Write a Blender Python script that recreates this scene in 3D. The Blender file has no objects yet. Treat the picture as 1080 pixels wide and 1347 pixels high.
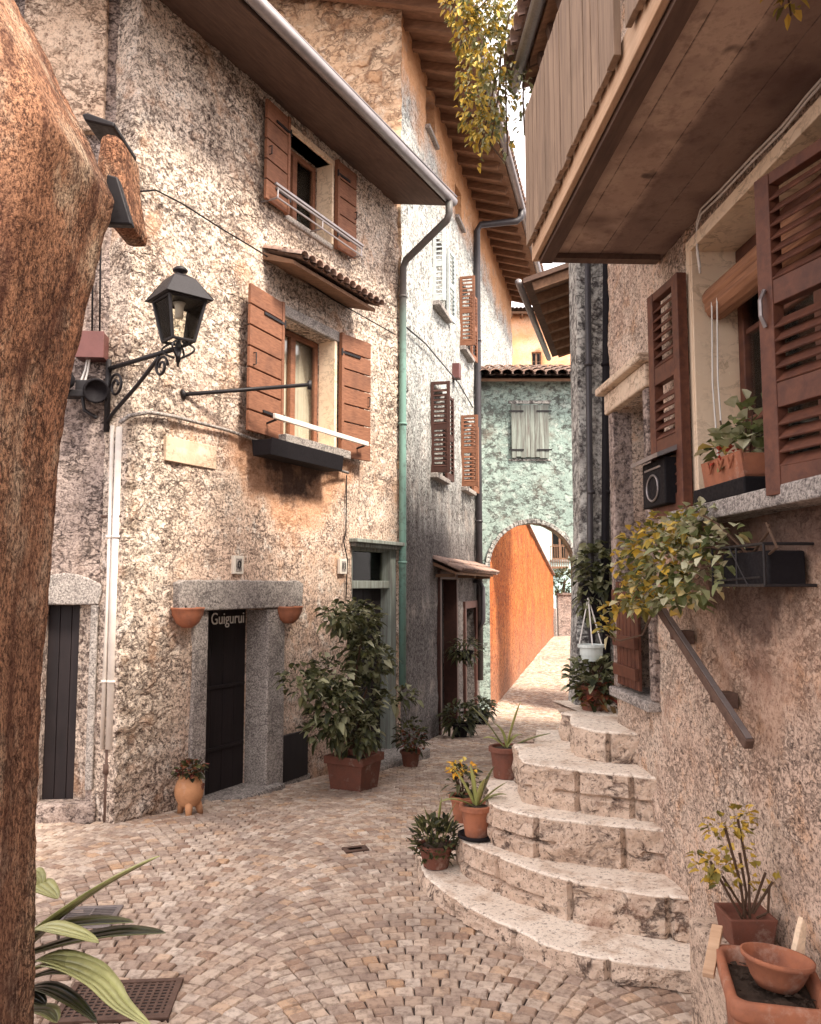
import bpy, math, random
from mathutils import Vector, Matrix, noise
R = random.Random(7)
SC = bpy.context.scene
COL = SC.collection
PI = math.pi
# ------------------------------------------------------------------ camera model
EYE, FPX = 1.9, 1080.0
TH = math.atan(97 / 1080)

def ray(px, py):
    u = (px - 540) / FPX; v = (673.5 - py) / FPX
    return Vector((u, math.cos(TH) - math.sin(TH) * v, math.sin(TH) + math.cos(TH) * v))

def G(px, py, z):
    d = ray(px, py); t = (z - EYE) / d.z
    return Vector((d.x * t, d.y * t, z))

def D(px, py, y):
    d = ray(px, py); t = y / d.y
    return Vector((d.x * t, y, EYE + d.z * t))

def vpdir(px):
    d = ray(px, 770.5); return Vector((d.x, d.y)).normalized()

class Facade:
    """a vertical wall plane: s runs to the right seen from the street, n out of the wall"""
    def __init__(self, o, d):
        self.o = Vector((o[0], o[1])); self.d = Vector(d).normalized(); self.n = Vector((self.d.y, -self.d.x))
        self.ang = math.atan2(self.d.y, self.d.x)
    def hit(self, px, py, n=0.0):
        r = ray(px, py); p0 = self.o + self.n * n; r2 = Vector((r.x, r.y))
        t = p0.dot(self.n) / r2.dot(self.n)
        return ((r2 * t - self.o).dot(self.d), EYE + r.z * t)
    def w(self, s, n, z):
        p = self.o + self.d * s + self.n * n
        return Vector((p.x, p.y, z))
    def W(self, px, py, n=0.0):
        s, z = self.hit(px, py, n); return self.w(s, n, z)

A0 = G(150, 1080, 0)
M = Facade(A0, vpdir(1100))
SB = M.hit(527, 900)[0]
S = Facade(M.w(SB, 0, 0), vpdir(822))
c0 = G(925, 1290, 0); v0 = vpdir(490)
RR = Facade(c0, (-v0.x, -v0.y))
nd = Vector((1, 0.09)).normalized()
N = Facade((A0.x - 2.6 * nd.x + .03, A0.y - 2.6 * nd.y + .14), nd)

GP = [(-80, 0.0), (5.6, 0.0), (6.9, -.03), (8.8, -.2), (11.25, -.38), (17.6, -.7), (31, -.12), (60, .3), (300, .3)]
def gz(y):
    for (a, za), (b, zb) in zip(GP, GP[1:]):
        if y <= b:
            return za + (zb - za) * max(0, (y - a)) / (b - a)
    return .3

# ------------------------------------------------------------------ mesh builder
class MB:
    def __init__(self): self.v = []; self.f = []; self.r = []
    def add(self, vs, fs, rnd=None):
        b = len(self.v); self.v += [tuple(p) for p in vs]
        if rnd is None: rnd = R.random()
        for f in fs: self.f.append(tuple(i + b for i in f)); self.r.append(rnd)
    def box(self, x0, x1, y0, y1, z0, z1, rnd=None, m=None):
        vs = [Vector(p) for p in ((x0, y0, z0), (x1, y0, z0), (x1, y1, z0), (x0, y1, z0), (x0, y0, z1), (x1, y0, z1), (x1, y1, z1), (x0, y1, z1))]
        if m is not None: vs = [m @ p for p in vs]
        self.add(vs, [(3, 2, 1, 0), (4, 5, 6, 7), (0, 1, 5, 4), (1, 2, 6, 5), (2, 3, 7, 6), (3, 0, 4, 7)], rnd)
    def prism(self, poly, h0, h1, axis='z', rnd=None):
        """poly of (a,b), extruded along axis between h0 and h1"""
        n = len(poly)
        def P(a, b, h):
            return (a, b, h) if axis == 'z' else ((a, h, b) if axis == 'y' else (h, a, b))
        vs = [P(a, b, h0) for a, b in poly] + [P(a, b, h1) for a, b in poly]
        fs = [tuple(range(n - 1, -1, -1)), tuple(range(n, 2 * n))] + [(i, (i + 1) % n, n + (i + 1) % n, n + i) for i in range(n)]
        self.add(vs, fs, rnd)
    def tube(self, pts, r, seg=8, rnd=None, cap=True):
        pts = [Vector(p) for p in pts]; n = len(pts)
        rs = r if isinstance(r, (list, tuple)) else [r] * n
        vs = []; up = None
        for i, p in enumerate(pts):
            t = (pts[min(i + 1, n - 1)] - pts[max(i - 1, 0)]).normalized()
            if up is None:
                up = t.orthogonal().normalized()
            else:
                up = (up - t * up.dot(t)); up = up.normalized() if up.length > 1e-6 else t.orthogonal().normalized()
            w = t.cross(up)
            for k in range(seg):
                a = 2 * PI * k / seg
                vs.append(p + (up * math.cos(a) + w * math.sin(a)) * rs[i])
        fs = []
        for i in range(n - 1):
            for k in range(seg):
                a = i * seg + k; b = i * seg + (k + 1) % seg
                fs.append((a, b, b + seg, a + seg))
        if cap:
            fs.append(tuple(range(seg - 1, -1, -1))); fs.append(tuple(range((n - 1) * seg, n * seg)))
        self.add(vs, fs, rnd)
    def lathe(self, prof, c=(0, 0, 0), seg=24, rnd=None, m=None):
        vs = []
        for r, z in prof:
            for k in range(seg):
                a = 2 * PI * k / seg
                p = Vector((r * math.cos(a), r * math.sin(a), z))
                if m is not None: p = m @ p
                vs.append(p + Vector(c))
        fs = []
        for i in range(len(prof) - 1):
            for k in range(seg):
                a = i * seg + k; b = i * seg + (k + 1) % seg
                fs.append((a, b, b + seg, a + seg))
        if prof[0][0] > 1e-4: fs.append(tuple(range(seg - 1, -1, -1)))
        if prof[-1][0] > 1e-4: fs.append(tuple(range((len(prof) - 1) * seg, len(prof) * seg)))
        self.add(vs, fs, rnd)
    def leaf(self, p, d, L, W, rnd=None, droop=.25, fold=.25):
        d = Vector(d).normalized()
        side = d.cross(Vector((0, 0, 1)))
        if side.length < .05: side = Vector((1, 0, 0))
        side.normalize(); side = (side + Vector((R.uniform(-.5, .5), R.uniform(-.5, .5), R.uniform(-.5, .5)))).normalized()
        nn = side.cross(d).normalized(); p = Vector(p); dn = Vector((0, 0, -droop * L))
        b = p; m1 = p + d * L * .45 + dn * .2; tip = p + d * L + dn
        l = p + d * L * .42 + side * W * .5 + nn * W * fold + dn * .25
        r = p + d * L * .42 - side * W * .5 + nn * W * fold + dn * .25
        l2 = p + d * L * .78 + side * W * .3 + nn * W * fold * .6 + dn * .7
        r2 = p + d * L * .78 - side * W * .3 + nn * W * fold * .6 + dn * .7
        m2 = p + d * L * .8 + dn * .65
        self.add([b, l, m1, r, l2, m2, r2, tip], [(0, 2, 1), (0, 3, 2), (1, 2, 5, 4), (2, 3, 6, 5), (4, 5, 7), (5, 6, 7)], rnd)
    def strap(self, p, d, L, W, droop, rnd=None, seg=9, fold=.18, wid=None, twist=0):
        """a long sword leaf that bends down under its own weight"""
        p = Vector(p); d = Vector(d).normalized(); h = Vector((d.x, d.y, 0)); h = h.normalized() if h.length > .01 else Vector((1, 0, 0))
        side = h.cross(Vector((0, 0, 1))).normalized(); vs = []; q = p.copy(); el = math.asin(max(-1, min(1, d.z)))
        for i in range(seg + 1):
            t = i / seg
            w = W * (wid(t) if wid else (.55 + .9 * t - .45 * t * t) * (1 - t ** 4)) * .5
            a = el - droop * t ** 1.6
            dd = h * math.cos(a) + Vector((0, 0, math.sin(a)))
            nn = side.cross(dd)
            sd = (side * math.cos(twist * t) + nn * math.sin(twist * t))
            n2 = sd.cross(dd)
            vs += [q + sd * w + n2 * w * fold * 2, q, q - sd * w + n2 * w * fold * 2]
            q = q + dd * (L / seg)
        fs = []
        for i in range(seg):
            a = i * 3
            fs += [(a, a + 1, a + 4, a + 3), (a + 1, a + 2, a + 5, a + 4)]
        self.add(vs, fs, rnd)
    def mirror(self):
        self.v = [(-x, y, z) for x, y, z in self.v]; self.f = [f[::-1] for f in self.f]; return self
    def build(self, name, mat, parent=None, smooth=False, bevel=0, loc=None, rot=None, sol=0):
        me = bpy.data.meshes.new(name); me.from_pydata(self.v, [], self.f)
        at = me.attributes.new('rnd', 'FLOAT', 'FACE'); at.data.foreach_set('value', self.r)
        me.materials.append(mat)
        if smooth: me.polygons.foreach_set('use_smooth', [True] * len(me.polygons))
        me.update()
        o = bpy.data.objects.new(name, me); COL.objects.link(o)
        if parent is not None: o.parent = parent
        if loc is not None: o.location = loc
        if rot is not None: o.rotation_euler = rot
        if sol:
            s = o.modifiers.new('thickness', 'SOLIDIFY'); s.thickness = sol; s.offset = 0
        if bevel:
            b = o.modifiers.new('bevel', 'BEVEL'); b.width = bevel; b.segments = 2; b.limit_method = 'ANGLE'; b.angle_limit = .7
        return o

def thing(name, label, cat, loc=(0, 0, 0), rz=0, group=None):
    o = bpy.data.objects.new(name, None); COL.objects.link(o)
    o.empty_display_size = .2
    o.location = loc; o.rotation_euler = (0, 0, rz); o['label'] = label; o['category'] = cat
    if group: o['group'] = group
    return o
def tag(o, label, cat, group=None):
    o['label'] = label; o['category'] = cat
    if group: o['group'] = group
    return o
def fthing(F, name, label, cat, group=None):
    return thing(name, label, cat, (F.o.x, F.o.y, 0), F.ang, group)

# ------------------------------------------------------------------ materials
class NT:
    def __init__(self, name):
        self.m = bpy.data.materials.new(name); self.m.use_nodes = True
        self.t = self.m.node_tree; self.t.nodes.clear()
        self.out = self.n('ShaderNodeOutputMaterial')
        self.p = self.n('ShaderNodeBsdfPrincipled'); self.l(self.p.outputs[0], self.out.inputs[0])
        self.co = self.n('ShaderNodeTexCoord').outputs['Object']
    def n(self, typ, **k):
        nd = self.t.nodes.new(typ)
        for a, b in k.items(): setattr(nd, a, b)
        return nd
    def l(self, a, b): self.t.links.new(a, b)
    def put(self, sock, val):
        if hasattr(val, 'is_output'): self.l(val, sock)
        else:
            if isinstance(val, (tuple, list)) and len(val) == 3 and sock.type == 'RGBA': val = (*val, 1)
            sock.default_value = val
    def noise(self, scale, detail=5, rough=.6, vec=None, dist=0):
        x = self.n('ShaderNodeTexNoise'); self.l(vec or self.co, x.inputs['Vector'])
        x.inputs['Scale'].default_value = scale; x.inputs['Detail'].default_value = detail
        x.inputs['Roughness'].default_value = rough; x.inputs['Distortion'].default_value = dist
        return x.outputs['Fac']
    def vor(self, scale, feature='F1', vec=None, rand=1):
        x = self.n('ShaderNodeTexVoronoi', feature=feature); self.l(vec or self.co, x.inputs['Vector'])
        x.inputs['Scale'].default_value = scale; x.inputs['Randomness'].default_value = rand
        return x
    def scale(self, s, vec=None):
        x = self.n('ShaderNodeMapping'); self.l(vec or self.co, x.inputs['Vector']); x.inputs['Scale'].default_value = s
        return x.outputs[0]
    def warp(self, amt, sc, vec=None):
        x = self.n('ShaderNodeTexNoise'); self.l(vec or self.co, x.inputs['Vector']); x.inputs['Scale'].default_value = sc
        a = self.n('ShaderNodeVectorMath', operation='MULTIPLY_ADD'); self.l(x.outputs['Color'], a.inputs[0])
        a.inputs[1].default_value = (amt, amt, amt); self.l(vec or self.co, a.inputs[2])
        return a.outputs[0]
    def ramp(self, fac, a, b, lo=0., hi=1.):
        x = self.n('ShaderNodeMapRange', clamp=True); self.put(x.inputs[0], fac)
        x.inputs[1].default_value = a; x.inputs[2].default_value = b; x.inputs[3].default_value = lo; x.inputs[4].default_value = hi
        return x.outputs[0]
    def mix(self, fac, a, b, mode='MIX'):
        x = self.n('ShaderNodeMix', data_type='RGBA', blend_type=mode)
        self.put(x.inputs[0], fac); self.put(x.inputs[6], a); self.put(x.inputs[7], b)
        return x.outputs[2]
    def math(self, op, a, b=0.):
        x = self.n('ShaderNodeMath', operation=op); self.put(x.inputs[0], a); self.put(x.inputs[1], b)
        return x.outputs[0]
    def attr(self, name):
        return self.n('ShaderNodeAttribute', attribute_name=name).outputs['Fac']
    def sep(self, vec=None):
        x = self.n('ShaderNodeSeparateXYZ'); self.l(vec or self.co, x.inputs[0]); return x.outputs
    def bump(self, h, strength=.6, dist=.02, prev=None):
        x = self.n('ShaderNodeBump'); self.l(h, x.inputs['Height']); x.inputs['Strength'].default_value = strength
        x.inputs['Distance'].default_value = dist
        if prev: self.l(prev, x.inputs['Normal'])
        return x.outputs[0]
    def done(self, col, rough=.85, nrm=None, metal=0., spec=.3):
        self.put(self.p.inputs['Base Color'], col); self.put(self.p.inputs['Roughness'], rough)
        self.p.inputs['Metallic'].default_value = metal; self.p.inputs['Specular IOR Level'].default_value = spec
        if nrm is not None: self.l(nrm, self.p.inputs['Normal'])
        return self.m

def stone(name, A, B, dark, patch=None, speck=28, amt=(.36, .47), bump=.7, dist=.03, rub=None, stain=None, streak=None, zdirt=None, rubcol=None, big=.9, pat=(.52, .66), squig=(9, .045, .75), pits=None, topwash=None, soot_shade=None, zone=None, vstretch=1, spk=.88):
    """weathered plaster / rubble: two tones, patches of bare stone, dark pits, vertical run marks"""
    t = NT(name)
    if vstretch != 1: t.co = t.scale((1, 1, vstretch))
    n1 = t.noise(big, 5, .6); n2 = t.noise(5.5, 7, .68); n3 = t.noise(speck, 5, .72); n4 = t.noise(speck * 2.7, 3, .7)
    c = t.mix(t.ramp(n1, .4, .62), A, B)
    if zone:       # upper storeys and the corner have lost their render
        o = t.sep(); nz_ = t.math('MULTIPLY', t.math('SUBTRACT', t.noise(1.1, 5, .65), .5), 3.2)
        zm = t.math('MAXIMUM', t.ramp(t.math('ADD', o[2], nz_), zone[0], zone[0] + .7, .12, 1), t.ramp(t.math('ADD', o[0], t.math('MULTIPLY', nz_, .25)), .45, .95, 1, 0))
        c = t.mix(t.math('MULTIPLY', zm, zone[2]), c, zone[1])
    if patch: c = t.mix(t.ramp(n2, *pat), c, patch)
    h = t.math('ADD', t.math('MULTIPLY', n3, .55), t.math('MULTIPLY', n2, .9))
    if rub:
        w = t.warp(.22, 5.0)
        v = t.vor(rub, 'DISTANCE_TO_EDGE', t.scale((1, 1, 1.7), w)); vc = t.vor(rub, 'F1', t.scale((1, 1, 1.7), w))
        edge = t.ramp(v.outputs['Distance'], 0.02, .13)
        msk = t.ramp(t.noise(.9, 5, .7), .46, .6)
        if zone: msk = t.math('MULTIPLY', msk, zm)
        if rubcol:
            sv = t.n('ShaderNodeSeparateColor'); t.l(vc.outputs['Color'], sv.inputs[0])
            c = t.mix(t.math('MULTIPLY', msk, .85), c, t.mix(sv.outputs[0], rubcol[0], rubcol[1]))
        inv = t.math('SUBTRACT', 1, edge)
        c = t.mix(t.math('MULTIPLY', t.math('MULTIPLY', inv, msk), .5), c, dark)
        h = t.math('ADD', h, t.math('MULTIPLY', t.math('MULTIPLY', edge, msk), .9))
    sp = t.math('ADD', t.math('MULTIPLY', n3, .62), t.math('MULTIPLY', n4, .38))
    if squig:      # broken hairline furrows between trowel marks
        q = t.math('ABSOLUTE', t.math('SUBTRACT', t.noise(squig[0], 6, .62, t.scale((1, 1, 1.5)), .5), .5))
        fur = t.math('MULTIPLY', t.ramp(q, 0, squig[1], 1, 0), t.ramp(t.noise(2.3, 4, .7), .42, .56))
        c = t.mix(t.math('MULTIPLY', fur, squig[2]), c, dark); h = t.math('SUBTRACT', h, t.math('MULTIPLY', fur, .35))
    if pits:       # stones fallen out of the face
        pn = t.math('ADD', t.math('MULTIPLY', t.noise(pits[0], 5, .7, t.scale((1, 1, 1.35))), .8), t.math('MULTIPLY', t.noise(1.3, 4, .7), .35))
        pm = t.ramp(pn, pits[1], pits[1] + .05, pits[2], 0); pm = t.math('MULTIPLY', pm, zm) if zone else pm; c = t.mix(pm, c, dark); h = t.math('SUBTRACT', h, t.math('MULTIPLY', pm, .7))
    c = t.mix(t.ramp(sp, *amt, spk, 0), c, dark)
    # pale worn grains
    c = t.mix(t.ramp(sp, .58, .68, 0, .45), c, tuple(min(1, x * 1.45 + .06) for x in A))
    if streak:
        ns = t.noise(1.0, 6, .7, t.scale((9, 9, .55)))
        c = t.mix(t.ramp(ns, .5, .68, 0, streak[1]), c, streak[0])
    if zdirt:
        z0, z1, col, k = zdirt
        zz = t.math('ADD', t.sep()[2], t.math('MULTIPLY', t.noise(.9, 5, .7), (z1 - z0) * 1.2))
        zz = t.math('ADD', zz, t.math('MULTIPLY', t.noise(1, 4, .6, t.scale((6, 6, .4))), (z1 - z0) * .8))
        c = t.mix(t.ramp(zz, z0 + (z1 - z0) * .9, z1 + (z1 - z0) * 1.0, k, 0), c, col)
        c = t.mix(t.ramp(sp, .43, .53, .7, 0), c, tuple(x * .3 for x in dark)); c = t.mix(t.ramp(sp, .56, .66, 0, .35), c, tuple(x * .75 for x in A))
    if soot_shade:       # stain and painted shade in one dark mark spreading below a sill
        sx, sz, sc_, so_, k1, k2 = soot_shade; o = t.sep()
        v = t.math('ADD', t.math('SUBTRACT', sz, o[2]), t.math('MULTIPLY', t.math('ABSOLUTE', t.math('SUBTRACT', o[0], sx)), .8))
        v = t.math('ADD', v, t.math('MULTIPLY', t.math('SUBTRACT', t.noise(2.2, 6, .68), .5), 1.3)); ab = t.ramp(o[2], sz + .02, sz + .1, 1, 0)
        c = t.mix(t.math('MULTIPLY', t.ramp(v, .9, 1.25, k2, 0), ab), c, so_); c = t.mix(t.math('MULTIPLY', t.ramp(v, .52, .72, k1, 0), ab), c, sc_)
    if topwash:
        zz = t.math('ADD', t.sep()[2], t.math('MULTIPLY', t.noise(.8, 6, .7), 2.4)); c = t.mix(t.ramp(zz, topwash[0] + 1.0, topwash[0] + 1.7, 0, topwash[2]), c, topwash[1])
    if stain:
        ns = t.noise(1.7, 6, .7); c = t.mix(t.ramp(ns, .54, .66, 0, stain[1]), c, stain[0])
    h = t.math('ADD', h, t.math('MULTIPLY', n4, .2))
    return t.done(c, .95, t.bump(h, bump, dist), spec=.15)

def wood(name, A, B, sc=(30, 30, 2), rough=.6, bump=.25, dk=None, axis=None):
    t = NT(name); v = t.scale(sc)
    n = t.noise(1, 6, .65, v, .4); n2 = t.noise(2.5, 4, .6)
    c = t.mix(t.ramp(n, .35, .65), A, B)
    rv = t.attr('rnd'); c = t.mix(t.math('MULTIPLY', rv, .35), c, tuple(x * .55 for x in A))
    c = t.mix(t.ramp(n2, .5, .75, 0, .5), c, dk or tuple(x * .4 for x in A))
    return t.done(c, rough, t.bump(n, bump, .004))

def plain(name, col, rough=.6, metal=0, var=.35, sc=9, bump=.15, dk=None, spec=.4):
    t = NT(name); n = t.noise(sc, 6, .65); n2 = t.noise(sc * 7, 3, .6)
    c = t.mix(t.ramp(n, .42, .68, 0, var), col, dk or tuple(x * .45 for x in col))
    if 'terra' in name or 'clay' in name: c = t.mix(t.ramp(t.noise(6, 6, .75), .55, .7, 0, .45), c, (.55, .42, .34))
    return t.done(c, t.ramp(n2, .3, .7, rough - .12, min(1, rough + .12)), t.bump(n2, bump, .003), metal, spec)

def leafmat(name, cols, sc=14):
    t = NT(name); rv = t.attr('rnd')
    r = t.n('ShaderNodeValToRGB'); t.l(rv, r.inputs[0]); e = r.color_ramp.elements
    while len(e) < len(cols): e.new(.5)
    for i, (p, c) in enumerate(cols): e[i].position = p; e[i].color = (*c, 1)
    n = t.noise(sc, 3, .6)
    c = t.mix(t.ramp(n, .45, .7, 0, .35), r.outputs[0], (.25, .24, .06))
    t.done(c, .5, t.bump(n, .2, .01), spec=.35)
    tr = t.n('ShaderNodeBsdfTranslucent'); t.l(c, tr.inputs[0]); mx = t.n('ShaderNodeMixShader'); mx.inputs[0].default_value = .25
    t.l(t.p.outputs[0], mx.inputs[1]); t.l(tr.outputs[0], mx.inputs[2]); t.l(mx.outputs[0], t.out.inputs[0])
    return t.m

def glassmat(name, tint=(.02, .022, .025)):
    t = NT(name); g = t.n('ShaderNodeBsdfGlossy'); g.inputs['Roughness'].default_value = .06
    tr = t.n('ShaderNodeBsdfTransparent'); tr.inputs[0].default_value = (.93, .93, .9, 1)
    fr = t.n('ShaderNodeFresnel'); fr.inputs[0].default_value = 1.2
    mx = t.n('ShaderNodeMixShader'); t.l(fr.outputs[0], mx.inputs[0]); t.l(tr.outputs[0], mx.inputs[1]); t.l(g.outputs[0], mx.inputs[2])
    t.l(mx.outputs[0], t.out.inputs[0]); return t.m

MAT = {}
def mk():
    m = MAT
    m['main'] = stone('limestone_plaster', (.70, .50, .39), (.78, .60, .48), (.085, .05, .045), (.9, .81, .72), 34, (.37, .47), .8, .028,
                      stain=((.58, .34, .21), .6), zdirt=(-.7, .5, (.25, .15, .11), .5), pits=(17, .485, .7), squig=(7, .04, .8), spk=.6, rub=5.5, rubcol=((.80, .66, .53), (.42, .30, .22)), zone=(3.5, (.84, .71, .59), .8), soot_shade=(2.45, 3.36, (.05, .035, .035), (.56, .28, .15), .85, .7))
    m['quoin'] = stone('corner_stone', (.5, .36, .26), (.62, .48, .38), (.07, .045, .04), (.7, .6, .5), 22, (.36, .47), .9, .03)
    m['patch'] = stone('pale_render', (.64, .5, .38), (.58, .43, .31), (.2, .13, .09), (.7, .58, .45), 35, (.28, .36), .3, .01, stain=((.4, .26, .17), .5))
    m['neigh'] = stone('grey_roughcast', (.42, .33, .29), (.52, .42, .37), (.05, .035, .037), (.3, .23, .19), 24, (.40, .53), 1.0, .04, stain=((.22, .13, .09), .5))
    m['render'] = stone('pale_roughcast', (.86, .70, .56), (.78, .56, .4), (.16, .085, .055), None, 24, (.38, .52), .9, .03)
    m['pillar'] = stone('russet_plaster', (.62, .31, .18), (.76, .47, .30), (.05, .022, .02), (.86, .64, .46), 95, (.43, .55), 1.0, .024, stain=((.13, .06, .045), .8), streak=((.10, .04, .03), .9), pat=(.5, .66), squig=(16, .05, .7), vstretch=.6)
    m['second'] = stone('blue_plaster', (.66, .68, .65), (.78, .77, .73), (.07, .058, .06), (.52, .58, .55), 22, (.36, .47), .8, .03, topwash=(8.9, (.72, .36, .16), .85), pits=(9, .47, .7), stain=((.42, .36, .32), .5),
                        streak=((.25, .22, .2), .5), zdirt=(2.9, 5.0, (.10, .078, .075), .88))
    m['endwall'] = stone('orange_rubble', (.62, .42, .27), (.7, .52, .36), (.17, .09, .06), (.78, .66, .52), 12, (.34, .44), .8, .05, rub=3.6, rubcol=((.74, .58, .42), (.5, .3, .17)))
    m['arch'] = stone('teal_plaster', (.33, .43, .39), (.43, .53, .48), (.085, .08, .075), (.55, .61, .56), 16, (.36, .48), .8, .04, stain=((.2, .15, .12), .6), pits=(5, .5, .7), squig=(5, .04, .7))
    m['right'] = stone('pink_roughcast', (.64, .47, .37), (.74, .6, .49), (.055, .034, .03), (.66, .42, .28), 48, (.40, .52), .9, .016, stain=((.30, .16, .11), .6), big=1.4, squig=(18, .05, .5), soot_shade=(.62, 2.16, (.085, .05, .042), (.40, .22, .14), .8, .5))  # wall colour darkened below sill and vine: their shade painted in with stains
    m['far_r'] = stone('slate_plaster', (.55, .55, .52), (.64, .62, .57), (.05, .042, .045), (.3, .27, .25), 14, (.42, .55), .9, .03, stain=((.1, .08, .08), .8))
    m['orange'] = stone('orange_plaster', (.50, .125, .028), (.60, .19, .05), (.2, .06, .03), (.62, .26, .09), 12, (.34, .46), .5, .03, stain=((.22, .07, .035), .75), pits=(5, .44, .6), streak=((.2, .06, .03), .9), zdirt=(-.6, 1.4, (.26, .16, .11), .85))
    m['orangehouse'] = stone('apricot_plaster', (.9, .44, .22), (.88, .55, .36), (.4, .2, .1), None, 8, (.2, .28), .2, .02)
    m['tealhouse'] = stone('mint_plaster', (.5, .68, .64), (.58, .74, .7), (.2, .26, .25), None, 9, (.24, .32), .2, .02)
    m['step'] = stone('step_stone', (.74, .64, .54), (.84, .75, .65), (.12, .075, .06), (.58, .45, .35), 34, (.37, .48), .7, .012, stain=((.42, .28, .2), .6), squig=None)
    m['riser'] = stone('riser_stone', (.60, .45, .35), (.70, .56, .45), (.05, .03, .028), (.68, .52, .4), 38, (.37, .48), 1.0, .025, stain=((.36, .21, .15), .7), squig=(3.2, .035, .9), pits=(9, .42, .8))
    m['granite'] = stone('granite', (.42, .38, .35), (.50, .45, .41), (.07, .06, .06), (.34, .3, .28), 60, (.42, .55), .6, .01)
    m['cream'] = stone('cream_plaster', (.78, .6, .43), (.82, .66, .5), (.4, .28, .18), None, 30, (.2, .26), .2, .006)
    m['white'] = plain('off_white_paint', (.72, .66, .6), .5, 0, .3)
    m['soffit'] = None
    t = NT('balcony_concrete')
    o = t.sep(); n = t.noise(1.6, 6, .65); n2 = t.noise(16, 5, .7); n5 = t.noise(7, 2, .5)
    fr = t.math('FRACT', t.math('MULTIPLY', t.math('ADD', o[1], t.math('MULTIPLY', n, .012)), 5.6))
    seam = t.math('MULTIPLY', t.ramp(fr, 0, .045, 1, 0), t.ramp(n2, .35, .55))
    c = t.mix(t.ramp(n, .38, .62), (.62, .46, .36), (.46, .32, .25))
    c = t.mix(t.ramp(n2, .5, .72, 0, .5), c, (.14, .07, .055))
    c = t.mix(t.ramp(n5, .67, .76, 0, .7), c, (.05, .03, .03))
    c = t.mix(t.ramp(t.noise(.9, 4, .7), .52, .64, 0, .75), c, (.13, .075, .065))
    c = t.mix(t.ramp(t.math('ADD', o[1], t.math('MULTIPLY', n2, .05)), -.34, -.30, 0, .6), c, (.10, .055, .05)); c = t.mix(seam, c, (.04, .025, .025))
    m['soffit'] = t.done(c, .9, t.bump(t.math('SUBTRACT', n2, seam), .5, .012))
    m['brown'] = wood('brown_shutter_wood', (.30, .135, .078), (.17, .07, .04), (10, 60, 60), .75, .4, (.06, .03, .025))
    m['mid'] = wood('deep_brown_wood', (.155, .058, .034), (.085, .032, .022), (20, 20, 20), .55, .3, (.04, .018, .014))
    m['dkbrown'] = wood('dark_shutter_wood', (.085, .035, .026), (.05, .022, .018), (14, 14, 14))
    m['palewood'] = wood('pale_fascia_wood', (.66, .45, .30), (.5, .31, .19), (3, 30, 30), .75)
    m['fence'] = wood('weathered_plank', (.38, .265, .185), (.21, .14, .10), (25, 25, 2), .8)
    m['grey'] = wood('grey_shutter_wood', (.34, .39, .35), (.13, .11, .1), (22, 22, 1.5), .85, .4)
    m['whitesh'] = wood('pale_blue_shutter', (.62, .68, .68), (.48, .52, .52), (10, 10, 10), .7)
    m['dark'] = wood('blackened_door_wood', (.012, .009, .011), (.022, .015, .016), (16, 16, 1.5), .6, .3)
    m['eave'] = wood('eave_board', (.16, .10, .075), (.10, .062, .05), (4, 30, 30), .85)
    m['rafter'] = wood('rafter_wood', (.30, .17, .105), (.17, .095, .06), (20, 4, 20), .85)
    m['iron'] = plain('black_iron', (.022, .019, .021), .5, .3, .3)
    m['gut'] = plain('zinc_gutter', (.30, .27, .27), .42, .6, .4)
    m['pipe'] = plain('dark_pipe', (.055, .05, .055), .45, .2, .4)
    t = NT('green_pipe_paint'); z = t.math('ADD', t.sep()[2], t.noise(2, 3, .5))
    c = t.mix(t.ramp(z, 5.4, 6.4), (.17, .3, .26), (.10, .085, .08)); c = t.mix(t.ramp(t.noise(9, 5, .7), .52, .66, 0, .55), c, (.07, .09, .08))
    m['gpipe'] = t.done(c, .5, spec=.4)
    m['terra'] = plain('terracotta', (.36, .135, .072), .85, 0, .7, 9, .4, (.16, .07, .05))
    m['terra_d'] = plain('dark_terracotta', (.17, .062, .04), .8, 0, .5, 12, .3, (.08, .04, .03))
    m['jar'] = plain('ochre_clay', (.55, .28, .14), .85, 0, .4, 14, .3, (.3, .13, .07))
    m['soil'] = plain('soil', (.05, .032, .022), .95, 0, .6, 30, .8)
    m['metalbox'] = plain('brown_metal_box', (.14, .055, .05), .5, .1, .3)
    m['blackplastic'] = plain('black_plastic', (.012, .010, .012), .75, 0, .3, spec=.15)
    m['whitepl'] = plain('pale_plastic_pot', (.62, .68, .66), .45, 0, .2)
    m['rust'] = plain('rusty_iron', (.14, .085, .065), .75, .3, .6, 20, .4)
    m['curtain'] = plain('net_curtain', (.8, .74, .66), .9, 0, .3, 4)
    m['room'] = plain('dark_room', (.02, .016, .016), .9, 0, .2)
    m['glass'] = glassmat('window_glass')
    m['bamboo'] = wood('bamboo_blind', (.36, .17, .09), (.2, .085, .045), (3, 60, 60))
    m['string'] = plain('white_cord', (.75, .72, .68), .8, 0, .1)
    t = NT('roof_tile'); rv = t.attr('rnd'); n = t.noise(7, 5, .7)
    c = t.mix(rv, (.35, .22, .17), (.28, .2, .17)); c = t.mix(t.ramp(n, .48, .66, 0, .8), c, (.09, .07, .065)); c = t.mix(t.ramp(t.noise(17, 4, .6), .58, .7, 0, .6), c, (.5, .4, .33))
    m['tile'] = t.done(c, .9, t.bump(n, .5, .02))
    # cobbles
    t = NT('porphyry_cobble'); rv = t.attr('rnd'); n = t.noise(22, 5, .7); n1 = t.noise(.8, 6, .7); n3 = t.noise(70, 3, .7)
    r = t.n('ShaderNodeValToRGB'); t.l(rv, r.inputs[0]); e = r.color_ramp.elements
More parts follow.
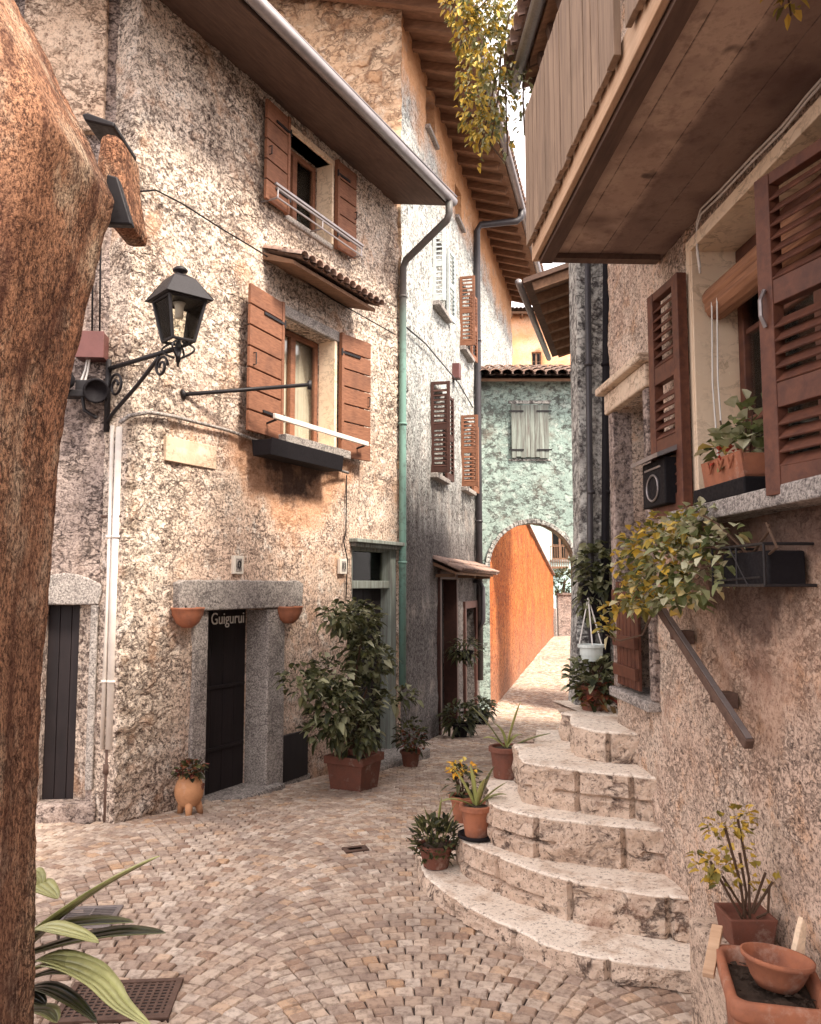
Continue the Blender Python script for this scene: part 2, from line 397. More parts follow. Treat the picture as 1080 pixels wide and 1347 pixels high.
    cs = [(0, (.34, .22, .155)), (.22, (.49, .37, .285)), (.45, (.58, .475, .385)), (.65, (.36, .265, .21)), (.82, (.66, .56, .47)), (1, (.52, .33, .20))]
    while len(e) < len(cs): e.new(.5)
    for i, (p, c) in enumerate(cs): e[i].position = p; e[i].color = (*c, 1)
    c = t.mix(t.ramp(n, .46, .66, 0, .75), r.outputs[0], (.17, .115, .09)); c = t.mix(t.ramp(n3, .56, .7, 0, .5), c, (.56, .46, .38)); c = t.mix(t.ramp(n1, .48, .64, 0, .6), c, (.17, .12, .10))
    yy = t.math('ADD', t.sep()[1], t.math('MULTIPLY', n1, 3.0))
    m['cobble'] = t.done(c, .8, t.bump(t.math('ADD', n, t.math('MULTIPLY', n3, .4)), .6, .01), spec=.35)
    t = NT('cobble_joint_sand'); n = t.noise(40, 5, .7); c = t.mix(t.ramp(n, .35, .65), (.03, .022, .02), (.08, .058, .05))
    m['ground'] = t.done(c, .95, t.bump(n, .6, .01))
    m['leaf'] = leafmat('shrub_leaf', [(0, (.02, .026, .014)), (.45, (.06, .068, .03)), (.7, (.19, .20, .11)), (1, (.46, .46, .31))])
    m['leaf_d'] = leafmat('dark_leaf', [(0, (.02, .025, .016)), (.6, (.05, .055, .028)), (1, (.11, .11, .05))])
    m['leaf_y'] = leafmat('golden_leaf', [(0, (.10, .10, .03)), (.35, (.35, .27, .05)), (.7, (.6, .38, .05)), (1, (.70, .50, .12))])
    m['leaf_v'] = leafmat('vine_leaf', [(0, (.07, .09, .03)), (.35, (.20, .22, .09)), (.65, (.45, .45, .28)), (.85, (.6, .58, .42)), (1, (.62, .42, .08))])
    m['leaf_r'] = leafmat('red_leaf', [(0, (.07, .015, .012)), (.6, (.2, .03, .022)), (1, (.10, .08, .03))])
    m['flower'] = leafmat('yellow_flower', [(0, (.7, .32, .03)), (.5, (.8, .48, .05)), (1, (.75, .6, .15))])
    m['flower_r'] = leafmat('red_flower', [(0, (.35, .02, .015)), (1, (.5, .06, .04))])
    m['stem'] = plain('stem', (.09, .05, .03), .8, 0, .4)
    t = NT('striped_leaf'); n = t.noise(1, 4, .6, t.scale((40, 40, 40))); rv = t.attr('rnd')
    c = t.mix(rv, (.05, .06, .025), (.36, .37, .12)); c = t.mix(t.ramp(n, .5, .68, 0, .4), c, (.5, .46, .22))
    m['agave'] = t.done(c, .4, t.bump(n, .1, .01), spec=.5)
    t = NT('strap_leaf'); n = t.noise(1, 5, .6, t.scale((14, 14, 14))); rv = t.attr('rnd')
    c = t.mix(t.ramp(rv, .2, .8), (.022, .026, .014), (.46, .47, .20)); c = t.mix(t.ramp(n, .5, .66, 0, .35), c, (.10, .11, .03))
    m['strap'] = t.done(c, .35, t.bump(n, .1, .01), spec=.5)
    m['ink'] = plain('dark_ink', (.03, .025, .025), .7)
    m['plate'] = plain('white_tile', (.72, .66, .58), .4, 0, .2)
    m['watermark'] = plain('white_watermark', (.8, .78, .74), .6, 0, .05)
mk()

# ------------------------------------------------------------------ walls
def noi(s, z, sc, seed=0.): return noise.noise(Vector((s * sc, seed, z * sc)))
def lin(a, b, res, cuts):
    pts = {round(a, 4), round(b, 4)} | {round(c, 4) for c in cuts if a < c < b}
    k = sorted(pts); out = []
    for p, q in zip(k, k[1:]):
        n = max(1, int(round((q - p) / res)))
        out += [p + (q - p) * i / n for i in range(n)]
    return out + [b]
def wall(name, F_or_none, s0, s1, z0, z1, holes, mat, parent, res=.05, thick=3.0, rev=.25, disp=None, back=True):
    ss = lin(s0, s1, res, [h[0] for h in holes] + [h[1] for h in holes]); zs = lin(z0, z1, res, [h[2] for h in holes] + [h[3] for h in holes])
    mb = MB(); nS, nZ = len(ss), len(zs)
    def inh(s, z):
        return any(h[0] < s < h[1] and h[2] < z < h[3] for h in holes)
    vs = []
    for z in zs:
        for s in ss:
            d = disp(s, z) if disp else 0
            vs.append((s, -d, z))
    fs = []; filled = {}
    for j in range(nZ - 1):
        for i in range(nS - 1):
            if not inh((ss[i] + ss[i + 1]) / 2, (zs[j] + zs[j + 1]) / 2):
                a = j * nS + i; fs.append((a, a + 1, a + 1 + nS, a + nS)); filled[(i, j)] = 1
    base = len(vs); extra = []
    def ext(a, b, y):
        pa, pb = vs[a], vs[b]
        k = base + len(extra); extra.extend([(pa[0], y, pa[2]), (pb[0], y, pb[2])]); fs.append((b, a, k, k + 1))
    for (i, j) in filled:
        a = j * nS + i
        for (di, dj, p, q) in ((0, -1, a, a + 1), (1, 0, a + 1, a + 1 + nS), (0, 1, a + 1 + nS, a + nS), (-1, 0, a + nS, a)):
            if (i + di, j + dj) not in filled:
                outer = not (0 <= i + di < nS - 1 and 0 <= j + dj < nZ - 1)
                ext(p, q, thick if outer else rev)
    vs += extra
    if back:
        k = len(vs); vs += [(s0, thick, z0), (s1, thick, z0), (s1, thick, z1), (s0, thick, z1)]; fs.append((k + 1, k, k + 3, k + 2))
    mb.add(vs, fs, .5)
    o = mb.build(name, mat, parent, smooth=False)
    # smooth only the rendered face, keep reveals crisp
    me = o.data; n0 = len(filled); me.polygons.foreach_set('use_smooth', [i < n0 for i in range(len(me.polygons))])
    return o

def arc(c, r, a0, a1, n, plane='xz', y=0):
    out = []
    for i in range(n + 1):
        a = a0 + (a1 - a0) * i / n
        out.append((c[0] + r * math.cos(a), y, c[1] + r * math.sin(a)))
    return out

# ------------------------------------------------------------------ shutters, windows, pots
def louvre(w, h, panels=(.5,), t=.04, pitch=.062, st=.055, solid=None):
    """louvred leaf: hinge at x=0, runs to +x; stiles, rails and tilted slats"""
    mb = MB()
    mb.box(0, st, -t / 2, t / 2, 0, h); mb.box(w - st, w, -t / 2, t / 2, 0, h)
    ys = [0] + [p * h for p in panels] + [h]
    for k, z in enumerate(ys):
        zz0 = max(0, z - .045) if k else 0; zz1 = min(h, z + .045) if k < len(ys) - 1 else h
        if k == 0: zz1 = .1
        mb.box(st, w - st, -t / 2 + .003, t / 2 - .003, zz0, zz1)
    for a, b in zip(ys, ys[1:]):
        z = a + .12 if a == 0 else a + .07
        while z < b - .07:
            m = Matrix.Translation((0, 0, z)) @ Matrix.Rotation(.8, 4, 'X')
            mb.box(st - .004, w - st + .004, -.03, .03, -.005, .005, None, m); z += pitch
    if solid: mb.box(st, w - st, t * .1, t * .3, .05, h - .05)
    return mb

def planks(w, h, n, t=.035, flip=False):
    """shutter of horizontal boards on two upright battens"""
    mb = MB(); bh = h / n
    for i in range(n): mb.box(0.03, w, -t / 2, t / 2, i * bh + .006, (i + 1) * bh - .010)
    mb.box(0, .045, -t / 2 - .012, t / 2 + .012, 0, h)
    mb.box(.1, .18, t / 2 + .001, t / 2 + .02, .02, h - .02); mb.box(w - .16, w - .08, t / 2 + .001, t / 2 + .02, .02, h - .02)
    return mb

def window(parent, s0, s1, z0, z1, y, mat, fr=.055, cols=2, rows=1, curtain=None, dep=.05):
    """casement set back y into the wall, with panes and a dark room behind"""
    mb = MB()
    mb.box(s0, s1, y, y + dep, z0, z0 + fr); mb.box(s0, s1, y, y + dep, z1 - fr, z1)
    mb.box(s0, s0 + fr, y, y + dep, z0 + fr, z1 - fr); mb.box(s1 - fr, s1, y, y + dep, z0 + fr, z1 - fr)
    for i in range(1, cols):
        x = s0 + (s1 - s0) * i / cols; mb.box(x - fr * .7, x + fr * .7, y - .008, y + dep, z0 + fr, z1 - fr)
    for i in range(1, rows):
        z = z0 + (z1 - z0) * i / rows
        for k in range(cols):
            a = s0 + (s1 - s0) * k / cols + fr; b = s0 + (s1 - s0) * (k + 1) / cols - fr
            mb.box(a, b, y + .01, y + dep - .01, z - .014, z + .014)
    wo = mb.build('window', mat, parent, bevel=.006)
    p = MB(); p.box(s0 + .02, s1 - .02, y + .02, y + .026, z0 + .02, z1 - .02); p.build('pane', MAT['glass'], wo)
    if curtain:
        c = MB(); n = 40; vs = []; fs = []
        for (a, b) in curtain:
            vs = []; fs = []
            for i in range(n + 1):
                x = a + (b - a) * i / n; yy = y + .055 + .01 * math.sin(i * 1.3) + .006 * math.sin(i * .5)
                vs += [(x, yy, z0 + .03), (x, yy, z1 - .03)]
            fs = [(2 * i, 2 * i + 2, 2 * i + 3, 2 * i + 1) for i in range(n)]
            c.add(vs, fs)
        c.build('curtain', MAT['curtain'], wo, smooth=True)
    return wo

def tiles(mb, x0, x1, y_front, z_front, y_back, z_back, r=.075, rows=3):
    """barrel tile strip: caps running down the slope, overlapping courses"""
    n = max(1, int(round((x1 - x0) / (r * 1.75)))); w = (x1 - x0) / n
    d = Vector((0, y_front - y_back, z_front - z_back)); L = d.length; d.normalize(); nn = Vector((0, d.z, -d.y))
    if nn.z < 0: nn = -nn
    for k in range(n):
        x = x0 + (k + .5) * w
        for j in range(rows):
            a = L * j / rows; b = L * (j + 1) / rows + L / rows * .18
            lift = .012
            vs = []
            jx = R.uniform(-.006, .006); jz = R.uniform(-.004, .006)
            for (q, rr, up) in ((a, r * .8, 0), (b, r, lift)):
                p = Vector((x + jx, y_back, z_back + jz)) + d * q + nn * up
                for i in range(7):
                    th = PI * i / 6
                    vs.append(p + Vector((math.cos(th) * rr, 0, 0)) + nn * math.sin(th) * rr * .8)
                for i in range(7):
                    th = PI * i / 6
                    vs.append(p + Vector((math.cos(th) * (rr - .014), 0, 0)) + nn * math.sin(th) * (rr - .014) * .8)
            fs = []
            for i in range(6):
                fs += [(i, i + 1, 15 + i, 14 + i), (7 + i + 1, 7 + i, 21 + i, 22 + i), (i + 1, i, 7 + i, 8 + i), (14 + i, 15 + i, 22 + i, 21 + i)]
            mb.add(vs, fs)
        # channel tile between the caps
        xx = x + w / 2
        vs = []
        for q in (0, L * 1.02):
            p = Vector((xx, y_back, z_back)) + d * q
            for i in range(5):
                th = PI + PI * i / 4
                vs.append(p + Vector((math.cos(th) * w * .5, 0, 0)) + nn * (math.sin(th) * .03 + .012))
        mb.add(vs, [(i, i + 1, 6 + i, 5 + i) for i in range(4)])

def pot(r, h, taper=.72, rim=.02):
    mb = MB()
    mb.lathe([(r * taper, 0), (r * .97, h * .84), (r * .97, h * .845), (r + rim * .6, h * .85), (r + rim * .6, h * .985), (r + rim * .4, h), (r * .9, h), (r * .86, h * .9), (0, h * .9)], seg=28)
    return mb
def soil(r, z):
    mb = MB(); mb.lathe([(r, z), (r * .6, z + r * .1), (0, z + r * .13)], seg=18); return mb

def cloud(mb, c, rad, n, L, W=None, up=.3, droop=.3, surf=.55, seed=None):
    """leaves through an ellipsoid volume, denser to its skin"""
    c = Vector(c); rad = Vector(rad)
    for _ in range(n):
        while True:
            p = Vector((R.uniform(-1, 1), R.uniform(-1, 1), R.uniform(-1, 1)))
            if surf < p.length <= 1 or (p.length <= 1 and R.random() < .25): break
        q = Vector((p.x * rad.x, p.y * rad.y, p.z * rad.z))
        d = Vector((p.x, p.y, p.z * .6 + up)) + Vector((R.uniform(-.6, .6), R.uniform(-.6, .6), R.uniform(-.6, .6)))
        l = L * R.uniform(.45, 1.3)
        mb.leaf(c + q, d, l, (W or L * .5) * R.uniform(.8, 1.15), None, droop)

# ================================================================== GROUND
def build_ground():
    mb = MB(); ys = [-60, -20, -6, 0] + [i * .5 for i in range(1, 70)] + [40, 60, 120, 300]; xs = [-300, -60, -15, -4, -2, 0, 2, 4, 8, 20, 60, 300]
    vs = [(x, y, gz(y) - .011) for y in ys for x in xs]; n = len(xs)
    mb.add(vs, [(j * n + i, j * n + i + 1, (j + 1) * n + i + 1, (j + 1) * n + i) for j in range(len(ys) - 1) for i in range(n - 1)])
    g = mb.build('ground', MAT['ground'], smooth=True); g['kind'] = 'structure'
    mb = MB(); P = .088; W = 1.5; RAD = W * .74
    def leftx(y):
        if y < 6.9: return -4.2
        if y < 11.3: return A0.x + (y - A0.y) * M.d.x / M.d.y - .12
        return S.o.x + (y - S.o.y) * S.d.x / S.d.y - .1
    def rightx(y):
        if y < 6.2: return 1.62
        return 1.9 + (y - 6) * .3
    for ci in range(-3, 9):
        xc = .08 + ci * W
        k0 = int(1.2 / P); k1 = int(33 / P)
        for k in range(k0, k1):
            y0 = k * P
            amax = math.asin(min(.999, (W / 2 + .006) / RAD)); nn = int(round(2 * amax * RAD / (P * .98)))
            for i in range(nn):
                a = -amax + (i + .5 + (.5 if k % 2 else 0) - .25) * 2 * amax / nn
                if abs(a) > amax: continue
                x = xc + RAD * math.sin(a) + R.uniform(-.003, .003); y = y0 + RAD * (math.cos(a) - 1) + R.uniform(-.003, .003)
                if y < 2.2 or not (leftx(y) < x < rightx(y)): continue
                hw = amax * RAD / nn * R.uniform(.94, .995); ta = a * .9; ht = P * math.cos(a) / 2 * R.uniform(.88, .96)
                if ht < .022: ht = .022
                ca, sa = math.cos(-ta), math.sin(-ta)
                z = gz(y); tl = (R.uniform(-.03, .03), R.uniform(-.03, .03)); dz = R.uniform(-.004, .004)
                vs = []
                cor = [(-hw, -ht), (hw, -ht), (hw, ht), (-hw, ht)]
                cor = [(u + R.uniform(-.004, .004), v + R.uniform(-.004, .004)) for u, v in cor]
                for (sc, zz) in ((1, -.02), (1, -.003), (.84, .006)):
                    for u, v in cor:
                        U, V = u * sc, v * sc
                        vs.append((x + U * ca - V * sa, y + U * sa + V * ca, z + zz + dz + U * tl[0] + V * tl[1]))
                mb.add(vs, [(8, 9, 10, 11)] + [(q + b, (q + 1) % 4 + b, (q + 1) % 4 + 4 + b, q + 4 + b) for b in (0, 4) for q in range(4)])
    o = mb.build('cobblestone_pavement', MAT['cobble'], smooth=False); o['kind'] = 'structure'
build_ground()

def text(name, body, size, mat, parent, loc, rot=(PI / 2, 0, 0), ext=.003, align='CENTER', sx=1):
    cu = bpy.data.curves.new(name, 'FONT'); cu.body = body; cu.size = size; cu.extrude = ext; cu.align_x = align; cu.align_y = 'CENTER'
    to = bpy.data.objects.new(name + '_t', cu); COL.objects.link(to)
    dg = bpy.context.evaluated_depsgraph_get(); me = bpy.data.meshes.new_from_object(to.evaluated_get(dg))
    bpy.data.objects.remove(to); me.materials.clear(); me.materials.append(mat); me.name = name
    o = bpy.data.objects.new(name, me); COL.objects.link(o); o.parent = parent; o.location = loc; o.rotation_euler = rot; o.scale = (sx, 1, 1)
    return o

# ================================================================== MAIN STONE HOUSE (left)
def main_house():
    h = M.hit
    t = fthing(M, 'stone_house', 'tall rubble stone house with a wall lantern beside it and brown board shutters', 'house')
    uw = (h(376, 200)[0], h(434, 250)[0], 6.02, 7.02)
    lw = (h(367, 500)[0], h(437, 500)[0], 3.5, 4.84)
    dr = (h(270, 900)[0], h(346, 900)[0], -.35, h(300, 802)[1])
    d2 = (h(462, 850)[0], h(523, 850)[0], -.45, h(490, 716)[1])
    def disp(s, z):
        edge = max(0, 1 - s / .75) * (1.15 - .09 * z) + max(0, .5 - z) * .5
        up = .4 if z > 3.1 + .5 * noi(s, z, .8, 3) else .05
        if z > 2.9 and .62 < s < 1.5 and z < 3.6: up = 0.02
        m = min(1, max(edge, up) * (1 + .8 * noi(s, z, 1.1, 9)))
        d = .02 * noi(s, z, 1.3) + .011 * noi(s, z, 6, 5) + .006 * noi(s, z, 17, 2)
        if m > .06:
            p = Vector((s * 4.4 + 1.1 * noi(s, z, 3, 1), 4.2, z * 7.5 + 1.1 * noi(s, z, 3, 7)))
            ds = noise.voronoi(p)[0]; e = min(1, (ds[1] - ds[0]) / .35)
            d += m * (.05 * e - .03 + .03 * noi(s, z, 9, 4) + .018 * noi(s, z, 21, 6))
        for q in (uw, lw, dr, d2):
            if q[0] - .18 < s < q[1] + .18 and q[2] - .15 < z < q[3] + .18: d *= .25
        return d
    wall('wall', M, 0, SB, -.7, 7.36, [uw, lw, dr, d2], MAT['main'], t, .042, 3.2, .3, disp)
    # pale square of render
    a = h(219, 570, .02); b = h(284, 634, .02)
    mb = MB(); mb.box(a[0], b[0], -.024, .03, b[1] + .12, a[1] - .02); mb.build('render_patch', MAT['patch'], t, bevel=.006)
    # roof with a plain boarded eave
    mb = MB(); mb.prism([(-.8, 7.04), (-.8, 7.12), (3.4, 8.17), (3.4, 8.09)], -.9, 4.78, 'x'); rf = mb.build('roof', MAT['eave'], t)
    mb = MB(); tiles(mb, -.9, 4.78, -.80, 7.13, 1.2, 7.64, .06, 5); mb.build('roof_tiles', MAT['tile'], rf, smooth=True)
    mb = MB(); mb.tube([(-.95, -.88, 7.12), (4.8, -.88, 7.08)], .065, 12); mb.tube([(-.95, -.90, 7.185), (4.8, -.93, 7.145)], .012, 6)
    mb.build('gutter', MAT['gut'], t, smooth=True)
    # green downpipe
    s0, z0 = h(525, 326, .08); s1, z1 = h(531, 868, .07)
    mb = MB(); sp = 4.86
    mb.tube([(4.66, -.88, 7.06), (4.66, -.88, 6.86), (4.68, -.84, 6.79), (sp - .03, -.14, 6.42), (sp, -.08, 6.33), (sp, -.075, 5), (sp, -.075, 3), (sp, -.075, .55)], .05, 12)
    for z in (5.9, 4.1, 2.2): mb.tube([(sp, -.075, z), (sp, -.075, z + .03)], .062, 12)
    mb.build('downpipe', MAT['gpipe'], t, smooth=True)
    # ---- upper window
    s0, s1, z0, z1 = uw
    window(t, s0 + .01, s1 - .01, z0 + .01, z1 - .01, .2, MAT['brown'], .06, 2, 1, [(s0 + .1, s1 - .1)])
    mb = MB(); mb.box(s0 - .04, s1 + .04, -.03, .29, z0 - .07, z0 + .0); mb.build('window_sill', MAT['granite'], t, bevel=.01)
    mb = MB(); mb.box(s1 - .004, s1 + .035, -.035, .19, z0 + .002, z1); mb.box(s0 - .035, s0 + .004, -.03, .19, z0 + .002, z1); mb.box(s0 - .1, s1 + .1, -.035, .19, z1, z1 + .06); mb.build('window_reveal', MAT['cream'], t)
    L = planks(.44, 1.12, 5).mirror().build('shutter', MAT['brown'], t, loc=(s0 - .03, -.06, z0 - .04), rot=(0, 0, .05), bevel=.004)
    Rr = planks(.42, 1.12, 5).build('shutter', MAT['brown'], t, loc=(s1 + .05, -.06, z0 - .04), rot=(0, 0, -.05), bevel=.004)
    mb = MB(); za = z0 + .07
    mb.tube([(s0 - .42, -.2, za), (s1 + .44, -.2, za)], .014, 6); mb.tube([(s0 - .42, -.2, za - .1), (s1 + .44, -.2, za - .1)], .011, 6)
    mb.box(s0 - .44, s1 + .46, -.21, -.185, za + .03, za + .055)
    for s in (s0 - .4, (s0 + s1) / 2, s1 + .42): mb.tube([(s, .02, za - .1), (s, -.2, za - .1), (s, -.2, za)], .011, 6)
    mb.build('flower_rail', MAT['gut'], t)
    # ---- lower window
    s0, s1, z0, z1 = lw
    window(t, s0 + .01, s1 - .01, z0 + .01, z1 - .01, .2, MAT['brown'], .065, 2, 1, [(s0 + .12, s0 + .62), (s0 + .66, s1 - .1)])
    mb = MB(); mb.box(s1 - .004, s1 + .05, -.035, .19, z0 + .002, z1); mb.box(s0 - .05, s0 + .004, -.03, .19, z0 + .002, z1); mb.box(s0 - .05, s1 + .05, -.033, .18, z0 + .0, z0 + .004); mb.build('window_reveal', MAT['cream'], t)
    mb = MB(); mb.box(s0 - .12, s1 + .14, -.05, .19, z1 + .002, z1 + .13); mb.build('window_lintel', MAT['granite'], t, bevel=.012)
    mb = MB(); mb.box(s0 - .12, s1 + .12, -.2, .29, z0 - .1, z0); mb.build('window_sill', MAT['granite'], t, bevel=.01)
    planks(.66, 1.52, 7).mirror().build('shutter', MAT['brown'], t, loc=(s0 - .04, -.07, z0 - .06), rot=(0, 0, .10), bevel=.005)
    planks(.56, 1.52, 7).build('shutter', MAT['brown'], t, loc=(s1 + .07, -.07, z0 - .06), rot=(0, 0, -.16), bevel=.005)
    for sh in [o for o in t.children if o.name.startswith('shutter')]:
        xs = [v.co.x for v in sh.data.vertices]; zs_ = max(v.co.z for v in sh.data.vertices); sg = 1 if max(xs) > .2 else -1; wd = max(map(abs, xs))
        for z in (zs_ * .16, zs_ * .84):
            mb = MB(); mb.box(min(0, sg * wd * .62), max(0, sg * wd * .62), -.0315, -.019, z - .014, z + .014); mb.tube([(0, -.03, z - .04), (0, -.03, z + .04)], .012, 8); mb.build('hinge', MAT['iron'], sh)
        mb = MB(); mb.tube([(sg * wd * .9, -.02, zs_ * .45), (sg * wd * .9, -.05, zs_ * .45), (sg * wd * .9, -.05, zs_ * .53), (sg * wd * .9, -.02, zs_ * .53)], .007, 6); mb.build('latch', MAT['iron'], sh)
    mb = MB(); mb.box(s0 - .42, s1 + .42, -.27, -.24, z0 + .10, z0 + .155); mb.build('flower_rail', MAT['white'], t, bevel=.006)
    for s in (s0 - .36, s1 + .36):
        mb = MB(); mb.tube([(s, .02, z0 + .04), (s, -.24, z0 + .1)], .012, 6); mb.build('rail_bracket', MAT['iron'], t)
    # tile canopy over the lower window
    a = h(355, 359, .35)
    zc = z1 + .42
    mb = MB(); mb.prism([(-.40, zc - .02), (-.40, zc + .02), (.05, zc + .2), (.05, zc + .12)], s0 - .32, s1 + .34, 'x')
    cn = mb.build('window_canopy', MAT['rafter'], t)
    mb = MB(); tiles(mb, s0 - .34, s1 + .36, -.46, zc + .06, .05, zc + .24, .075, 2); mb.build('canopy_tiles', MAT['tile'], cn, smooth=True)
    # ---- front door
    s0, s1, z0, z1 = dr
    mb = MB(); n = 5
    for i in range(n): mb.box(s0 + (s1 - s0) * i / n + .003, s0 + (s1 - s0) * (i + 1) / n - .003, .235, .285, z0, z1)
    for z in (.28, .88): mb.box(s0 + .02, s1 - .02, .218, .234, z, z + .035)
    d = mb.build('door', MAT['dark'], t, bevel=.004)
    mb = MB(); mb.tube([(s0 + .16, .2, .72), (s0 + .16, .15, .72)], .02, 8); mb.lathe([(0, 0), (.028, .008), (.03, .025), (0, .045)], (0, 0, 0), 12, None, Matrix.Translation((s0 + .16, .16, .72)) @ Matrix.Rotation(PI / 2, 4, 'X')); mb.build('handle', MAT['iron'], d)
    sc_ = h(302, 811, -.2)
    text('watermark_text', 'Guigurui', .165, MAT['watermark'], d, (s0 + .565, .214, z1 - .10), sx=.9)  # overlaid watermark text, modelled as letters on the door
    def blk(nm, a, b, za, zb, n0=.05, jit=.012):
        mb = MB(); mb.box(a, b, -n0, .24, za, zb); o = mb.build(nm, MAT['granite'], t, bevel=.018); return o
    blk('door_jamb', s0 - .2, s0, -.4, z1, .03); blk('door_jamb', s1, s1 + .3, -.42, z1, .055)
    mb = MB(); a0 = h(233, 785, .06)[0]; b0 = h(398, 785, .06)[0]
    k = 26; prof = []
    top = [(a0 + (b0 - a0) * i / k, z1 + .285 + .012 * noi(i, 0, .9) - (.03 if i in (0, k) else 0)) for i in range(k + 1)]
    bot = [(a0 + .02 + (b0 - a0 - .04) * i / k, z1 + .003 + .0 * i) for i in range(k + 1)]
    mb.prism(bot + top[::-1], -.075, .2, 'y'); mb.build('door_lintel', MAT['granite'], t, bevel=.012)
    mb = MB(); mb.box(s0 - .1, s1 + .2, -.16, .28, -.5, gz(7.6) - .03); mb.build('threshold', MAT['granite'], t, bevel=.02)
    # ---- second door with transom light
    s0, s1, z0, z1 = d2
    mb = MB(); zt = h(490, 769, 0)[1]
    mb.box(s0, s1, .04, .2, zt - .05, zt + .05); mb.box(s0, s0 + .09, .04, .2, z0, z1); mb.box(s1 - .16, s1, .02, .2, z0, z1); mb.box(s0, s1, .04, .2, z1 - .09, z1)
    mb.build('door_frame', MAT['grey'], t, bevel=.008)
    mb = MB(); mb.box(s0 - .06, s1 + .04, -.12, .1, z1 + .002, z1 + .05); mb.box(s0 - .02, s1, -.07, .1, z1 - .05, z1 + .0); mb.build('door_cornice', MAT['grey'], t, bevel=.008)
    mb = MB(); n = 4; w = (s1 - s0 - .25) / n
    for i in range(n): mb.box(s0 + .09 + w * i + .003, s0 + .09 + w * (i + 1) - .003, .17, .21, z0, zt - .05)
    mb.build('door', MAT['dark'], t, bevel=.004)
    mb = MB(); mb.box(s0 + .09, s1 - .16, .15, .158, zt + .05, z1 - .09); mb.build('transom_pane', MAT['glass'], t)
    # stone step in front of it
    mb = MB(); mb.box(s0 - .1, s1 + .15, -.42, .2, -.55, -.24); mb.build('door_step', MAT['granite'], t, bevel=.02)
    # cellar hatch
    a = h(368, 966, .03); b = h(405, 1016, .03)
    mb = MB(); mb.box(a[0], b[0], -.03, .02, b[1] - .02, a[1] - .03); ht = mb.build('cellar_hatch', MAT['dark'], t, bevel=.004)
    mb = MB(); mb.box(a[0] - .06, b[0] + .06, -.022, .01, b[1] - .09, b[1] - .022); mb.box(a[0] - .06, a[0] - .002, -.022, .01, b[1] - .02, a[1] + .03); mb.build('hatch_frame', MAT['granite'], ht, bevel=.006)
    return t
mh = main_house()

# cables on the stone house
def cable(name, label, pts, r, mat, cat='cable'):
    mb = MB(); mb.tube(pts, r, 6); o = mb.build(name, mat, smooth=True); return tag(o, label, cat)
cable('wall_cable', 'thin black cable sagging across the upper stone wall below the top window', [M.W(x, y, .06) for x, y in ((182, 252), (205, 250), (240, 268), (290, 300), (340, 330), (392, 364), (440, 395), (520, 440))], .008, MAT['blackplastic'])
cable('wall_conduit', 'pale conduit running under the lower shuttered window and round the house corner', [M.W(x, y, .055) for x, y in ((158, 556), (170, 547), (196, 542), (230, 548), (300, 566), (345, 582))] + [M.W(400, 604, .25), M.W(458, 622, .07)], .018, MAT['granite'])
cable('wall_cable', 'thin dark cable dropping down the wall left of the door with a transom', [M.W(x, y, .03) for x, y in ((456, 625), (455, 700), (452, 712), (457, 735), (455, 790))], .008, MAT['blackplastic'])

def plaque(label, px, py, body):
    s, z = M.hit(px, py, .03)
    t = thing('house_number', label, 'number plate', M.w(s, .03, z), M.ang)
    mb = MB(); mb.box(-.075, .075, -.012, .03, -.09, .09); mb.build('plate', MAT['plate'], t, bevel=.004)
    mb = MB(); mb.box(-.042, .042, -.016, -.0125, -.062, .062); mb.build('number_border', MAT['granite'], t)
    text('number', body, .11, MAT['ink'], t, (0, -.021, 0))
plaque('small white plate numbered 0 above the granite door lintel', 313, 743, '0')
plaque('small white plate numbered 11 beside the door with a transom', 451, 745, '11')

# iron rod standing out from the wall in front of the lower window
a = M.W(240, 519, .0); b = M.W(407, 506, .62)
mb = MB(); mb.tube([a, b], .02, 8); mb.tube([b + Vector((0, 0, .04)), b - Vector((0, 0, .05))], .022, 8); mb.tube([a - (b - a) * .01, a + (b - a) * .01], .05, 10)
tag(mb.build('iron_rod', MAT['iron'], smooth=True), 'long black iron rod reaching across the lower window of the stone house', 'iron rod')

# window box under the lower window
s0 = M.hit(346, 590, .3)[0]; s1 = M.hit(456, 620, .3)[0]
t = thing('window_box', 'empty black window box under the lower window of the stone house', 'window box', M.w((s0 + s1) / 2, .20, 3.21), M.ang)
w = (s1 - s0) / 2 * .86
mb = MB(); mb.prism([(-.11, 0), (.11, 0), (.13, .17), (.115, .17), (.1, .02), (-.1, .02), (-.115, .17), (-.13, .17)], -w, w, 'x'); mb.box(-w, -w + .015, -.11, .11, .01, .16); mb.box(w - .015, w, -.11, .11, .01, .16)
mb.build('trough', MAT['blackplastic'], t, bevel=.004)
mb = MB(); mb.box(-w + .03, w - .03, -.1, .1, .08, .13); mb.build('soil', MAT['soil'], t)

# wall bowls by the door
for (px, py, lab) in ((247, 802, 'terracotta half bowl hung left of the door under the lintel end'), (380, 800, 'terracotta half bowl hung right of the granite door jamb')):
    p = M.W(px, py, .1); t = thing('wall_bowl', lab, 'wall pot', p - Vector((0, 0, .16)), M.ang, 'clay bowls beside the door')
    mb = MB(); mb.lathe([(.05, 0), (.1, .04), (.135, .11), (.145, .16), (.15, .165), (.15, .18), (.13, .18), (.12, .12), (0, .1)], seg=24); mb.build('bowl', MAT['terra'], t, smooth=True)
    mb = MB(); mb.tube([(0, .13, .15), (0, .02, .19)], .01, 6); mb.box(-.02, .02, .1, .14, .08, .2); mb.build('bracket', MAT['iron'], t)

